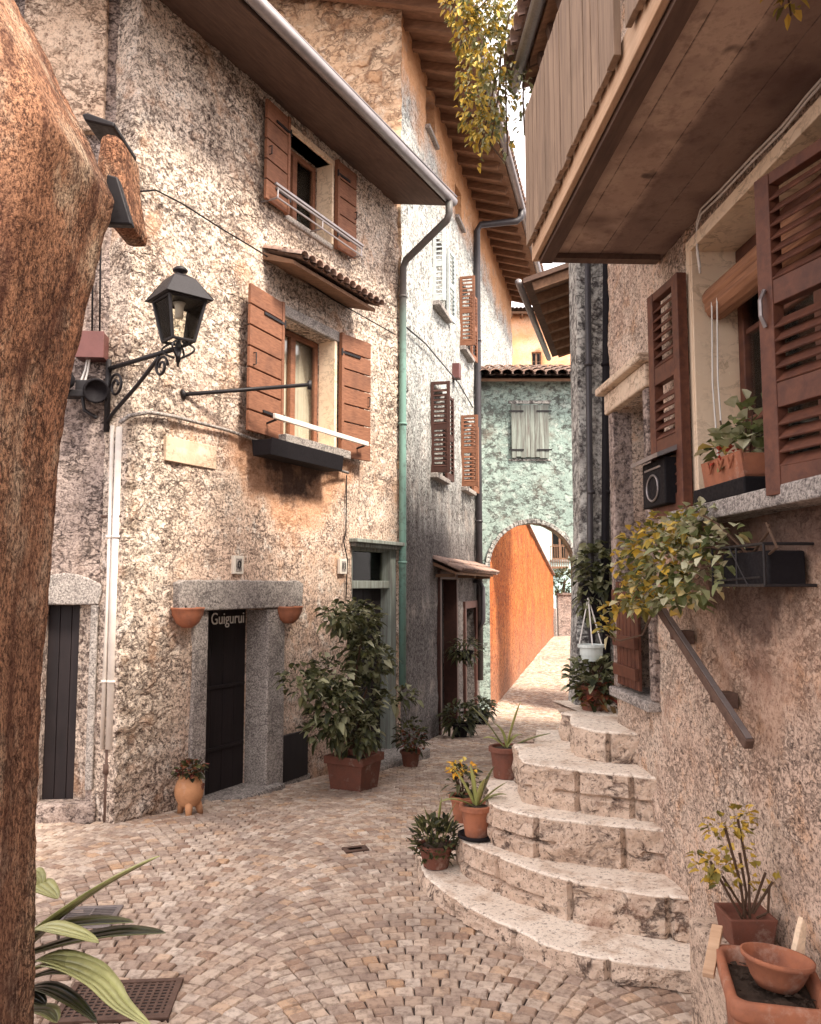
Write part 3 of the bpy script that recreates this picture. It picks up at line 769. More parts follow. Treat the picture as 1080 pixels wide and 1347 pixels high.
# ================================================================== NEIGHBOUR HOUSE (far left)
def neighbour():
    h = N.hit
    t = fthing(N, 'roughcast_house', 'grey roughcast house with a black plank door behind the russet pillar', 'house')
    dr = (h(54, 900)[0], h(117, 900)[0], h(85, 1056)[1], h(90, 796)[1])
    def disp(s, z): return .02 * noi(s, z, 2.2, 11) + .014 * noi(s, z, 7, 3) + .008 * noi(s, z, 20, 8)
    wall('wall', N, 0, 2.6, -.3, 9.2, [dr], MAT['neigh'], t, .05, 2.5, .25, disp)
    mb = MB(); n = 4
    for i in range(n): mb.box(dr[0] + (dr[1] - dr[0]) * i / n + .002, dr[0] + (dr[1] - dr[0]) * (i + 1) / n - .002, .12, .17, dr[2], dr[3])
    mb.build('door', MAT['dark'], t, bevel=.004)
    mb = MB(); a = h(66, 795)[0]; b = h(126, 795)[0]; zt = dr[3]
    pts = [(dr[0] - .2, zt + .003), (dr[1] + .06, zt + .003), (dr[1] + .09, zt + .12)] + [(dr[1] + .08 - (dr[1] - dr[0] + .2) * i / 6, zt + .14 + .13 * math.sin(PI * (i + .6) / 7.2)) for i in range(7)]
    mb.prism(pts, -.035, .1, 'y'); mb.build('door_lintel', MAT['granite'], t, bevel=.012)
    mb = MB(); mb.box(dr[1], dr[1] + .06, -.03, .1, dr[2] + .1, zt); mb.build('door_jamb', MAT['granite'], t, bevel=.01)
    mb = MB(); mb.box(dr[0] - .2, dr[1] + .1, -.06, .2, -.2, dr[2]); mb.build('threshold', MAT['neigh'], t, bevel=.02)
    # pale rendered upper part, a raised coat
    a = h(30, 80, .05)[0]; b = h(139, 80, .05)[0]; zb = h(100, 172, .05)[1]
    def dd(s, z): return .012 * noi(s, z * 2, 5, 3) + .012 * noi(s, z * 2.5, 13, 8)
    mb = MB(); n, k = 40, 70; vs = []
    for j in range(k + 1):
        z = zb + (9.1 - zb) * j / k
        for i in range(n + 1): vs.append((a + (b - a) * i / n, -.06 - dd(a + (b - a) * i / n, z), z))
    fs = [(j * (n + 1) + i, j * (n + 1) + i + 1, (j + 1) * (n + 1) + i + 1, (j + 1) * (n + 1) + i) for j in range(k) for i in range(n)]
    base = len(vs); vs += [(x, .05, z) for x, y, z in vs[:n + 1]] + [(x, .05, z) for x, y, z in vs[n:(k + 1) * (n + 1):n + 1]]
    fs += [(i + 1, i, base + i, base + i + 1) for i in range(n)] + [((j + 1) * (n + 1) + n, j * (n + 1) + n, base + n + 1 + j, base + n + 2 + j) for j in range(k)]
    mb.add(vs, fs); mb.build('upper_render', MAT['render'], t, smooth=True)
    # two white pipes in the corner
    for (x0, x1, r, y0, n0) in ((148, 137, .018, 560, .07), (159, 143, .04, 562, .08)):
        A = h(x0, y0, n0); B = h(x1, 985, n0)
        mb = MB(); mb.tube([(A[0], -n0, A[1]), ((A[0] + B[0]) / 2, -n0, (A[1] + B[1]) / 2), (A[0], -n0, B[1])], r, 12)
        for z in (2.3, 1.1): mb.tube([(A[0], -n0, z), (A[0], -n0, z + .02)], r + .008, 12)
        mb.build('drain_pipe', MAT['white'], t, smooth=True)
    A = h(138, 985, .06); mb = MB(); mb.tube([(A[0] + .03, -.06, A[1]), (A[0] + .03, -.06, -.1)], .028, 8); mb.tube([(A[0] + .03, -.06, A[1] - .12), (A[0] + .03, -.06, A[1] - .2)], .04, 8); mb.build('drain_shoe', MAT['rust'], t, smooth=True)
    A = h(132, 679, .05); B = h(162, 679, .12); mb = MB(); mb.tube([(A[0], -.02, A[1]), (B[0], -.12, B[1])], .012, 6); mb.build('pipe_bracket', MAT['rust'], t)
neighbour()
for (x, lab) in ((121, 'left of two thin cables dropping to the brown box on the grey wall'), (131, 'right of two thin cables dropping to the brown box on the grey wall')):
    cable('wall_cable', lab, [N.W(x + 2, 250, .09), N.W(x + 1, 350, .05), N.W(x, 445, .06)], .009, MAT['blackplastic'])
p = N.W(123, 458, .05)
t = thing('junction_box', 'brown metal junction box on the grey wall left of the lantern', 'junction box', p, N.ang)
mb = MB(); mb.box(-.115, .115, -.11, .05, -.11, .11); mb.build('box', MAT['metalbox'], t, bevel=.008)
mb = MB(); mb.box(-.12, .12, -.125, -.111, -.115, .115); mb.build('lid', MAT['metalbox'], t, bevel=.004)
mb = MB(); mb.tube([(-.04, -.03, -.11), (-.05, -.04, -.2), (-.09, -.02, -.3)], .009, 6); mb.tube([(-.02, -.03, -.11), (-.03, -.04, -.22), (-.06, -.02, -.32)], .009, 6); mb.build('cord', MAT['string'], t)
p = N.W(110, 510, .1)
t = thing('floodlight', 'black twin floodlight on the grey wall below the brown junction box', 'floodlight', p, N.ang)
for (x, z, a) in ((-.13, .03, -.4), (.12, -.04, .5)):
    mb = MB()
    m = Matrix.Translation((x, -.12, z)) @ Matrix.Rotation(a, 4, 'Z') @ Matrix.Rotation(PI / 2 + .35, 4, 'X')
    mb.lathe([(.04, -.1), (.07, -.06), (.095, .06), (.105, .075), (.105, .09), (.085, .09), (.08, .07), (0, .06)], (0, 0, 0), 18, None, m)
    mb.build('lamp_head', MAT['blackplastic'], t, smooth=True)
mb = MB(); mb.box(-.19, .19, -.06, .06, -.09, -.03); mb.tube([(0, -.03, -.08), (.02, -.02, -.2), (.12, 0, -.26)], .018, 6); mb.box(-.06, .06, -.04, .1, -.06, .06); mb.build('mount', MAT['iron'], t, bevel=.01)

# ================================================================== STREET LANTERN
def lantern():
    y = 6.25; c = D(236, 400, y); t = thing('wall_lantern', 'black iron wall lantern on a scrolled bracket at the house corner', 'wall lantern', (c.x, c.y, c.z), .72)
    k = y / FPX
    zt = 3 * k; zb = -52 * k; rt = 25.5 * k; rb = 15.5 * k      # glass body top and bottom
    C4 = [(1, 1), (-1, 1), (-1, -1), (1, -1)]
    mb = MB()
    for sx, sy in C4:
        mb.tube([(sx * rb, sy * rb, zb), (sx * rt, sy * rt, zt)], .013, 6)
    for (r, z) in ((rb, zb), (rt, zt)):
        for (a, b) in zip(C4, C4[1:] + C4[:1]): mb.tube([(a[0] * r, a[1] * r, z), (b[0] * r, b[1] * r, z)], .012, 6)
    mb.build('cage', MAT['iron'], t)
    mb = MB(); ro = rt * 1.3; ri = rt * .62; z1 = zt + .012; z2 = zt + 31 * k
    vs = [(a * ro, b * ro, z1) for a, b in C4] + [(a * ri, b * ri, z2) for a, b in C4] + [(a * ro * .9, b * ro * .9, z1 - .012) for a, b in C4] + [(a * ri * .5, b * ri * .5, z2 + .035) for a, b in C4]
    fs = [(i, (i + 1) % 4, 4 + (i + 1) % 4, 4 + i) for i in range(4)] + [(8 + (i + 1) % 4, 8 + i, 0 + i, (i + 1) % 4) for i in range(4)] + [(11, 10, 9, 8)] + [(4 + i, 4 + (i + 1) % 4, 12 + (i + 1) % 4, 12 + i) for i in range(4)] + [(12, 13, 14, 15)]
    mb.add(vs, fs); cap = mb.build('lamp_cap', MAT['iron'], t, bevel=.006)
    mb = MB(); mb.lathe([(.02, 0), (.02, .04), (.055, .05), (.06, .065), (.04, .085), (0, .1)], (0, 0, z2 + .012), 16); mb.build('finial', MAT['iron'], cap, smooth=True)
    mb = MB()
    for (a, b) in zip(C4, C4[1:] + C4[:1]):
        mb.add([(a[0] * rb * .96, a[1] * rb * .96, zb), (b[0] * rb * .96, b[1] * rb * .96, zb), (b[0] * rt * .96, b[1] * rt * .96, zt), (a[0] * rt * .96, a[1] * rt * .96, zt)], [(0, 1, 2, 3)])
    mb.build('pane', MAT['glass'], t, sol=.004)
    mb = MB(); mb.lathe([(.03, zt - .13), (.035, zt - .04), (.05, zt - .01)], seg=12); mb.build('lamp_holder', MAT['white'], t, smooth=True)
    # bracket in world direction: from the wall plate to under the lamp
    m = Matrix.Rotation(-.72, 4, 'Z')
    wp = N.W(143, 480, .03) - c; e = Vector((0, 0, zb - .06)); arm0 = Vector((wp.x, wp.y, zb - .03)); tip = Vector((0, 0, zb - .01))
    def q(v): return m @ Vector(v)
    mb = MB(); mb.tube([q(arm0), q((0, 0, zb - .05))], .02, 8); mb.tube([q((0, 0, zb - .16)), q((0, 0, zb + .02))], .02, 8); mb.tube([q((0, 0, zb - .05)), q((0, 0, zb - .2))], [.03, .008], 8)
    hd = Vector((-arm0.x, -arm0.y, 0)); L = hd.length; hd.normalize()
    lo = arm0 + Vector((0, 0, -.48))
    pts = []
    for i in range(13):
        f = i / 12; pts.append(q(lo + hd * (L * .75 * f) + Vector((0, 0, .44 * f ** .75 - .04 * math.sin(PI * f)))))
    mb.tube(pts, .017, 8); mb.tube([q(arm0 + Vector((0, 0, .08))), q(arm0 - Vector((0, 0, .55)))], .026, 8)
    mb.build('bracket', MAT['iron'], t, smooth=True)
    def spiral(cn, r0, turns, sgn):
        return [q(cn + hd * (sgn * r0 * (1 - .7 * i / 30) * math.cos(turns * 2 * PI * i / 30)) + Vector((0, 0, r0 * (1 - .7 * i / 30) * math.sin(turns * 2 * PI * i / 30)))) for i in range(31)]
    mb = MB(); mb.tube(spiral(arm0 + hd * .13 + Vector((0, 0, -.17)), .115, 1.5, -1), .012, 6); mb.build('scroll', MAT['iron'], t, smooth=True)
    mb = MB(); mb.tube(spiral(arm0 + hd * L * .78 + Vector((0, 0, -.13)), .09, 1.5, 1), .012, 6); mb.build('scroll', MAT['iron'], t, smooth=True)
    mb = MB()
    for a in range(4):
        an = a * PI / 2 + PI / 4
        pts = [(math.cos(an) * (.03 + .10 * math.sin(PI * i / 10)), math.sin(an) * (.03 + .10 * math.sin(PI * i / 10)), zb - .13 + .13 * i / 10) for i in range(11)]
        mb.tube(pts, .009, 6)
    mb.build('crown_scroll', MAT['iron'], t, smooth=True)
lantern()

# ================================================================== RUSSET PILLAR (near left)
def pillar():
    y0 = 2.0
    ed = [(-120, -90), (-40, -12), (0, 17), (40, 45), (110, 78), (180, 112), (235, 136), (262, 146), (285, 140), (310, 131), (360, 119), (430, 102), (520, 88), (600, 77), (700, 71), (800, 66), (900, 58), (1000, 54), (1100, 47), (1200, 46), (1300, 45), (1420, 44), (1600, 42), (1900, 40)]
    rows = []
    for py, px in ed: p = D(px - (6 if py > 500 else 0), py, y0 + .5); rows.append((p.z, p.x))
    rows.sort()
    def xr(z):
        if z <= rows[0][0]: return rows[0][1]
        for (a, xa), (b, xb) in zip(rows, rows[1:]):
            if z <= b: return xa + (xb - xa) * (z - a) / (b - a)
        return rows[-1][1]
    t = thing('rough_pillar', 'massive russet plastered pillar with a sloping shoulder at the near left edge', 'pillar', (-1.3, y0, 0))
    mb = MB(); zs = [-.2 + i * .022 for i in range(178)]
    prof = [(-1.1, 0)] + [(-.9 + i * .045, 0) for i in range(18)] + [(-.09 + .09 * math.sin(a), .09 - .09 * math.cos(a) + .0) for a in [i * PI / 2 / 6 for i in range(7)]] + [(0, .12 + i * .05) for i in range(9)] + [(-.03, .58), (-.9, .62)]
    vs = []
    for z in zs:
        X = xr(z) + 1.3
        for (a, b) in prof:
            p = Vector((X + a, b, z)); s = a - b
            d = .014 * noise.noise(Vector((s * 3, 0, z * .9))) + .008 * noise.noise(Vector((s * 8, 3, z * 1.6))) + .007 * noise.noise(Vector((s * 25, 7, z * 11))) + .004 * noise.noise(Vector((s * 60, 7, z * 25)))
            dx, dy = (0, -1) if b < .02 else ((1, 0) if a > -.03 else (.6, -.6))
            vs.append((p.x + dx * d, p.y + dy * d, z))
    n = len(prof); fs = [(j * n + i, j * n + i + 1, (j + 1) * n + i + 1, (j + 1) * n + i) for j in range(len(zs) - 1) for i in range(n - 1)]
    mb.add(vs, fs); mb.build('shaft', MAT['pillar'], t, smooth=True)
    # stone corbel sticking out of the shoulder, and the slate above it
    mb = MB(); y = 2.62
    pts = [D(x, yy, y) for x, yy in ((130, 172), (152, 172), (160, 184), (163, 232), (174, 296), (142, 297), (134, 262), (124, 215))]
    poly = [(p.x + 1.3, p.z) for p in pts]
    mb.prism(poly[::-1], y - y0, y - y0 + .2, 'y'); mb.build('corbel', MAT['pillar'], t, bevel=.03)
    mb = MB(); p = [D(x, yy, y) for x, yy in ((104, 145), (112, 143), (148, 156), (147, 163), (108, 154))]
    mb.prism([(q.x + 1.3, q.z) for q in p][::-1], y - y0 + .02, y - y0 + .25, 'y'); mb.build('slate', MAT['iron'], t, bevel=.006)
    mb = MB(); p = [D(x, yy, y) for x, yy in ((146, 236), (160, 240), (179, 302), (140, 301))]
    mb.prism([(q.x + 1.3, q.z) for q in p][::-1], y - y0 - .04, y - y0 - .004, 'y'); mb.build('corbel_bracket', MAT['iron'], t, bevel=.006)
pillar()

# ================================================================== SECOND HOUSE (blue-white plaster, high eaves)
def proj_n(F, s, z, px):
    """how far out from the wall a point at s must stand to be seen at column px"""
    lo, hi = 0., 2.
    for _ in range(40):
        m = (lo + hi) / 2; p = F.w(s, m, z)
        v = Vector((p.x, p.y * math.cos(TH) + (z - EYE) * math.sin(TH)))
        if 540 + FPX * v.x / v.y < px: lo = m
        else: hi = m
    return lo
def second_house():
    h = S.hit
    t = fthing(S, 'plastered_house', 'tall blue-white plastered house with deep rafter eaves and opened louvred shutters', 'house')
    leafs = [(567, 592, 503, 622, 'dkbrown', 'dark brown louvred shutter swung open'), (607, 629, 547, 640, 'brown', 'brown louvred shutter swung open'), (570, 586, 300, 396, 'whitesh', 'pale blue louvred shutter swung open'), (605, 625, 365, 455, 'brown', None)]
    holes = []; L = []
    for (a, b, y0, y1, mt, lb) in leafs:
        s = h(a, (y0 + y1) / 2)[0]; z1 = h(a, y0)[1]; z0 = h(a, y1)[1]; n = proj_n(S, s, (z0 + z1) / 2, b)
        holes.append((s + .05, s + .85, z0, z1)); L.append((s, z0, z1, n, mt, lb))
    for (px, y0, y1) in ((566, 122, 178), (603, 248, 292)):
        s = h(px, (y0 + y1) / 2)[0]; holes.append((s - .3, s + .3, h(px, y1)[1], h(px, y0)[1]))
    dA = (h(578, 900)[0], h(598, 900)[0], -.75, h(588, 762)[1]); dB = (h(611, 880)[0], h(624, 880)[0], -.8, h(617, 800)[1])
    holes += [dA, dB]
    def disp(s, z): return .03 * noi(s, z, 1.1, 4) + .016 * noi(s, z, 4.5, 6) + .008 * noi(s, z, 14, 1) + (.02 * noi(s * .5, z * 3, 4, 2) if s < .4 else 0)
    wall('wall', S, 0, 12.0, -1.0, 10.3, holes, MAT['second'], t, .075, 5.0, .3, disp)
    # rubble end wall above the stone house roof
    mb = MB(); n, k = 70, 150; vs = []
    for j in range(k + 1):
        z = 3.5 + 7.6 * j / k
        for i in range(n + 1):
            y = -.02 + 5.2 * i / n; p = Vector((2.2, y * 2.2 + .4 * noi(y, z, 2, 3), z * 3.6 + .4 * noi(y, z, 2, 6))); ds = noise.voronoi(p)[0]
            d = .07 * min(1, (ds[1] - ds[0]) / .3) + .02 * noi(y, z, 8, 3); vs.append((-.02 - d, y, z))
    fs = [(j * (n + 1) + i + 1, j * (n + 1) + i, (j + 1) * (n + 1) + i, (j + 1) * (n + 1) + i + 1) for j in range(k) for i in range(n)]
    mb.add(vs, fs, .5); mb.build('end_wall', MAT['endwall'], t, smooth=True)
    # roof: boards, rafters, tiles, gutter
    mb = MB(); ze = 9.95; zi = ze + 6.4 * .3
    mb.prism([(-.92, ze), (-.92, ze + .05), (5.5, zi + .05), (5.5, zi)], -.95, 12.4, 'x'); rf = mb.build('roof', MAT['rafter'], t)
    for i in range(27):
        mb = MB(); mb.box(-.85 + i * .5, -.75 + i * .5, -.84 + R.uniform(-.02, .02), 5.0, -.13, -.005, None, Matrix.Translation((0, .0, ze + .92 * .3)) @ Matrix.Rotation(math.atan(.3), 4, 'X')); mb.build('rafter', MAT['rafter'], rf)
    mb = MB(); tiles(mb, -.95, 12.4, -1.0, ze + .1, .8, ze + .64, .1, 4); mb.build('roof_tiles', MAT['tile'], rf, smooth=True)
    mb = MB(); mb.tube([(1.0, -1.0, ze + .06), (12.45, -1.0, ze - .02)], .075, 12); mb.build('gutter', MAT['gut'], t, smooth=True)
    sp = h(629, 600, .08)[0]
    mb = MB(); sg = sp + .35; mb.tube([(sg, -1.0, ze), (sg, -.98, ze - .2), (sg - .03, -.9, ze - .28), (sp, -.16, ze - .42), (sp, -.09, ze - .55), (sp, -.085, 5), (sp, -.085, .0)], .07, 12)
    mb.tube([(sp, -.085, 7), (sp, -.085, 7.04)], .085, 12); mb.tube([(sp, -.085, 3.2), (sp, -.085, 3.24)], .085, 12)
    mb.build('downpipe', MAT['pipe'], t, smooth=True)
    for (s, z0, z1, n, mt, lb) in L:
        o = louvre(n, z1 - z0, (.5,), .045, .075, .05).build('shutter', MAT[mt], t, loc=(s, 0.0, z0), rot=(0, 0, -PI / 2))
        if lb: o['label'] = lb
        o2 = louvre(.4, z1 - z0, (.5,), .045, .075, .05).build('shutter', MAT[mt], t, loc=(s + .87, -.06, z0), rot=(0, 0, -.1))
        window(t, s + .055, s + .845, z0 + .005, z1 - .005, .18, MAT['brown'], .05, 2, 1)
        mb = MB(); mb.box(s - .05, s + .95, -.12, .2, z0 - .08, z0); mb.build('window_sill', MAT['granite'], t, bevel=.01)
    for q in holes[4:6]:
        window(t, q[0] + .005, q[1] - .005, q[2] + .005, q[3] - .005, .15, MAT['rafter'], .05, 1, 1)
        mb = MB(); mb.box(q[0] - .06, q[1] + .06, -.08, .1, q[2] - .07, q[2]); mb.build('window_sill', MAT['granite'], t, bevel=.01)
    for q in (dA, dB):
        mb = MB(); n = 4
        for i in range(n): mb.box(q[0] + (q[1] - q[0]) * i / n + .003, q[0] + (q[1] - q[0]) * (i + 1) / n - .003, .2, .25, q[2], q[3])
        mb.build('door', MAT['dark'], t, bevel=.004)
        mb = MB()
        for a, b in ((q[0] - .12, q[0]), (q[1], q[1] + .12)): mb.box(a, b, -.05, .2, q[2], q[3])
        mb.box(q[0] - .12, q[1] + .12, -.05, .2, q[3], q[3] + .14); mb.build('door_surround', MAT['dkbrown'], t, bevel=.01)
    # tiled door canopy
    zc = h(600, 752, .4)[1]; a = dA[0] - .4; b = dB[1] + .25
    mb = MB(); mb.prism([(-.36, zc - .04), (-.36, zc), (.05, zc + .18), (.05, zc + .12)], a, b, 'x')
    for s in (a + .15, (a + b) / 2, b - .2): mb.box(s, s + .07, -.32, .0, zc - .08, zc - .03)
    cn = mb.build('door_canopy', MAT['rafter'], t)
    mb = MB(); tiles(mb, a - .05, b + .05, -.42, zc + .02, .05, zc + .23, .085, 2); mb.build('canopy_tiles', MAT['tile'], cn, smooth=True)
    # dark bent pipe by the arch
    mb = MB(); s = sp - .25; mb.tube([(s, -.02, 2.0), (s, -.14, 1.97), (s, -.2, 1.85), (s, -.2, 1.2), (s, -.12, 1.05)], .05, 8); mb.build('vent_pipe', MAT['pipe'], t, smooth=True)
    # little lamp box and hook
    s, z = h(599, 489, .05); mb = MB(); mb.box(s - .09, s + .09, -.14, .02, z - .14, z + .14); mb.build('meter_box', MAT['metalbox'], t, bevel=.01)
second_house()
cable('wall_cable', 'thin cable sloping along the blue-white plaster from the green downpipe', [S.W(x, y, .06) for x, y in ((534, 430), (560, 452), (590, 488), (604, 505), (622, 536))], .012, MAT['pipe'])

# ================================================================== GATEWAY HOUSE with the arch
YA = 17.3
pL = D(628, 700, YA)
AF = Facade((pL.x, YA), (1, 0))
def gateway():
    h = AF.hit
    t = fthing(AF, 'gateway_house', 'teal plastered gateway house bridging the lane over a round arch', 'gateway house')
    xl, xr = h(644, 750)[0], h(757, 750)[0]; zs = h(700, 746)[1]; r = (xr - xl) / 2; cx = (xl + xr) / 2; zt = h(700, 505)[1]; W = 4.2
    poly = [(0, -1.2), (xl, -1.2), (xl, zs)]
    for i in range(1, 40):
        a = PI - PI * i / 40; rr = r * (1 + .018 * noi(i, 0, .7))
        poly.append((cx + rr * math.cos(a), zs + rr * 1.03 * math.sin(a)))
    poly += [(xr, zs), (xr, -1.2), (W, -1.2), (W, zt + .09), (0, zt + .09)]
    mb = MB(); mb.prism(poly, 0, .5, 'y'); mb.build('wall', MAT['arch'], t)
    mb = MB(); 
    for i in range(30):
        a0 = PI - PI * i / 30; a1 = PI - PI * (i + .9) / 30; k = 1.075 + R.uniform(0, .03)
        q = [(cx + r * .99 * math.cos(a0), zs + r * 1.02 * math.sin(a0)), (cx + r * k * math.cos(a0), zs + r * k * 1.03 * math.sin(a0)), (cx + r * k * math.cos(a1), zs + r * k * 1.03 * math.sin(a1)), (cx + r * .99 * math.cos(a1), zs + r * 1.02 * math.sin(a1))]
        mb.prism(q, -.035 - R.uniform(0, .02), .12, 'y')
    mb.build('arch_stones', MAT['far_r'], t, bevel=.006)
    mb = MB(); mb.prism([(-.3, zt - .02), (-.3, zt + .04), (1.5, zt + .67), (1.5, zt + .61)], -.2, W, 'x'); rf = mb.build('roof', MAT['rafter'], t)
    mb = MB(); tiles(mb, .02, W, -.42, zt + .1, 1.5, zt + .75, .135, 4); mb.build('roof_tiles', MAT['tile'], rf, smooth=True)
    # two grey plank leaves
    a, za = h(672, 533); b, zb = h(722, 602); w = (b - a) / 2
    for k in range(2):
        mb = MB(); n = 4
        for i in range(n): mb.box(a + w * k + w * i / n + .003, a + w * k + w * (i + 1) / n - .003, -.06 - R.uniform(0, .008), -.025, zb + R.uniform(-.02, .02), za + R.uniform(-.02, .02))
        sh = mb.build('shutter', MAT['grey'], t)
        mb = MB()
        for z in (zb + .14, za - .16): mb.box(a + w * k + (-.06 if k == 0 else w * .35), a + w * k + (w * .65 if k == 0 else w + .06), -.078, -.069, z, z + .035)
        mb.build('hinge', MAT['iron'], sh)
    mb = MB(); mb.box(a - .06, b + .06, -.02, .02, zb - .07, zb - .03); mb.box(a - .05, b + .05, -.021, .02, za + .03, za + .1); mb.build('window_surround', MAT['far_r'], t, bevel=.006)
gateway()

# orange garden wall seen through the arch
s0 = (17.42 - S.o.y) / S.d.y
s1 = S.hit(729, 845, .2)[0]
t = thing('garden_wall', 'long streaked orange plaster wall running through and beyond the arch', 'wall', S.w(s0, .2, 0), S.ang)
Lw = s1 - s0
mb = MB(); n, k = 120, 40; vs = []
def otop(f): return 5.2 - 2.9 * min(1, f * 1.0) ** .8
for j in range(k + 1):
    for i in range(n + 1):
        f = i / n; z = -1.0 + (otop(f) + 1.0) * j / k
        vs.append((f * Lw, -.02 * noi(f * Lw, z, 1.2, 3) - .012 * noi(f * Lw, z, 5, 9), z))
fs = [(j * (n + 1) + i, j * (n + 1) + i + 1, (j + 1) * (n + 1) + i + 1, (j + 1) * (n + 1) + i) for j in range(k) for i in range(n)]
b0 = len(vs); vs += [(x, .3, z) for x, y, z in vs]
fs += [tuple(q + b0 for q in f[::-1]) for f in fs]
fs += [(k * (n + 1) + i, k * (n + 1) + i + 1, b0 + k * (n + 1) + i + 1, b0 + k * (n + 1) + i) for i in range(n)]
fs += [((j + 1) * (n + 1) + n, j * (n + 1) + n, b0 + j * (n + 1) + n, b0 + (j + 1) * (n + 1) + n) for j in range(k)]
mb.add(vs, fs, .5); mb.build('wall_body', MAT['orange'], t, smooth=True)
mb = MB()
for i in range(60):
    f = i / 60; f2 = (i + .93) / 60
    z, z2 = otop(f), otop(f2); mb.add([(f * Lw, -.09, z), (f2 * Lw, -.09, z2), (f2 * Lw, .4, z2), (f * Lw, .4, z), (f * Lw, -.07, z + .07), (f2 * Lw, -.07, z2 + .07), (f2 * Lw, .38, z2 + .07), (f * Lw, .38, z + .07)], [(3, 2, 1, 0), (4, 5, 6, 7), (0, 1, 5, 4), (1, 2, 6, 5), (2, 3, 7, 6), (3, 0, 4, 7)])
mb.build('coping', MAT['tile'], t)
mb = MB(); mb.box(Lw - .05, Lw + .4, -.12, .34, -.6, 1.0); mb.build('end_pier', MAT['granite'], t, bevel=.03)

# ---------------------------------------------------------------- buildings beyond
def far_house(name, label, px0, px1, ptop, Y, mat, wins, thick=5, roof=None, zb=-1):
    p = D(px0, 700, Y); F = Facade((p.x, Y), (1, 0)); t = fthing(F, name, label, 'house')
    W = F.hit(px1, 700)[0]; zt = F.hit(px0, ptop)[1]
    hs = [(F.hit(a, 600)[0], F.hit(b, 600)[0], F.hit(a, d)[1], F.hit(a, c)[1]) for a, b, c, d in wins]
    wall('wall', F, 0, W, zb, zt, hs, mat, t, .3, thick, .3, None)
    for q in hs:
        window(t, q[0] + .005, q[1] - .005, q[2] + .005, q[3] - .005, .12, MAT['rafter'], .07, 2, 2)
        mb = MB(); mb.box(q[0] - .1, q[1] + .1, -.1, .1, q[2] - .1, q[2]); mb.build('window_sill', MAT['granite'], t)
    if roof:
        mb = MB(); mb.prism([(-.7, zt - .25), (-.7, zt - .1), (thick, zt + 1.6), (thick, zt + 1.45)], -.6, W + .6, 'x'); rf = mb.build('roof', MAT['rafter'], t)
        mb = MB(); tiles(mb, -.6, W + .6, -.75, zt - .02, thick, zt + 1.7, .13, 6); mb.build('roof_tiles', MAT['tile'], rf, smooth=True)
        mb = MB()
        for i in range(int(W / .6)): mb.box(i * .6, i * .6 + .1, -.6, .02, zt - .33, zt - .2)
        mb.build('rafter', MAT['rafter'], rf)
    return t, F, W, zt
far_house('apricot_house', 'bright apricot house showing above the tiled roof of the gateway', 660, 800, 412, 47, MAT['orangehouse'], [(701, 714, 463, 487)], 6, True)
t2, F2, W2, z2 = far_house('mint_house', 'pale mint house with a dark window seen through the arch', 688, 800, 655, 38, MAT['tealhouse'], [(724, 746, 697, 736)], 5, False)
s, z = F2.hit(697, 720); mb = MB(); mb.box(s - .5, s + .05, -.09, -.04, z - .6, z + .9); mb.build('shutter', MAT['brown'], t2)
a, b = F2.hit(724, 740, .5)[0], F2.hit(748, 740, .5)[0]; zz = F2.hit(735, 745, .5)[1]
mb = MB(); mb.box(a, b, -.5, -.05, zz - .1, zz); 
for i in range(9): mb.box(a + (b - a) * i / 8.3, a + (b - a) * i / 8.3 + .03, -.5, -.47, zz, zz + .9)
mb.box(a, b, -.5, -.47, zz + .9, zz + .95); mb.build('balcony', MAT['rafter'], t2)
a = D(734, 800, 33); b = D(800, 800, 33)
mb = MB(); n = 30
top = D(734, 783, 33).z
mb.box(0, b.x - a.x, 0, .4, -.6, top - a.z + a.z); mb.box(-.05, b.x - a.x, -.05, .45, top, top + .1)
t = thing('low_wall', 'low brown stone wall across the far end of the lane', 'wall', (a.x, 33, 0)); mb.build('wall_body', MAT['neigh'], t, bevel=.02)
p = D(742, 783, 33.1); t = thing('garden_shrub', 'dark round shrub on the low wall at the end of the lane', 'shrub', (p.x, 33.2, top + .1))
mb = MB(); cloud(mb, (0, 0, .45), (.75, .4, .5), 320, .22); mb.build('foliage', MAT['leaf_d'], t)
mb = MB(); mb.tube([(0, 0, -.1), (.05, 0, .5)], .05, 6); mb.build('stem', MAT['stem'], t)

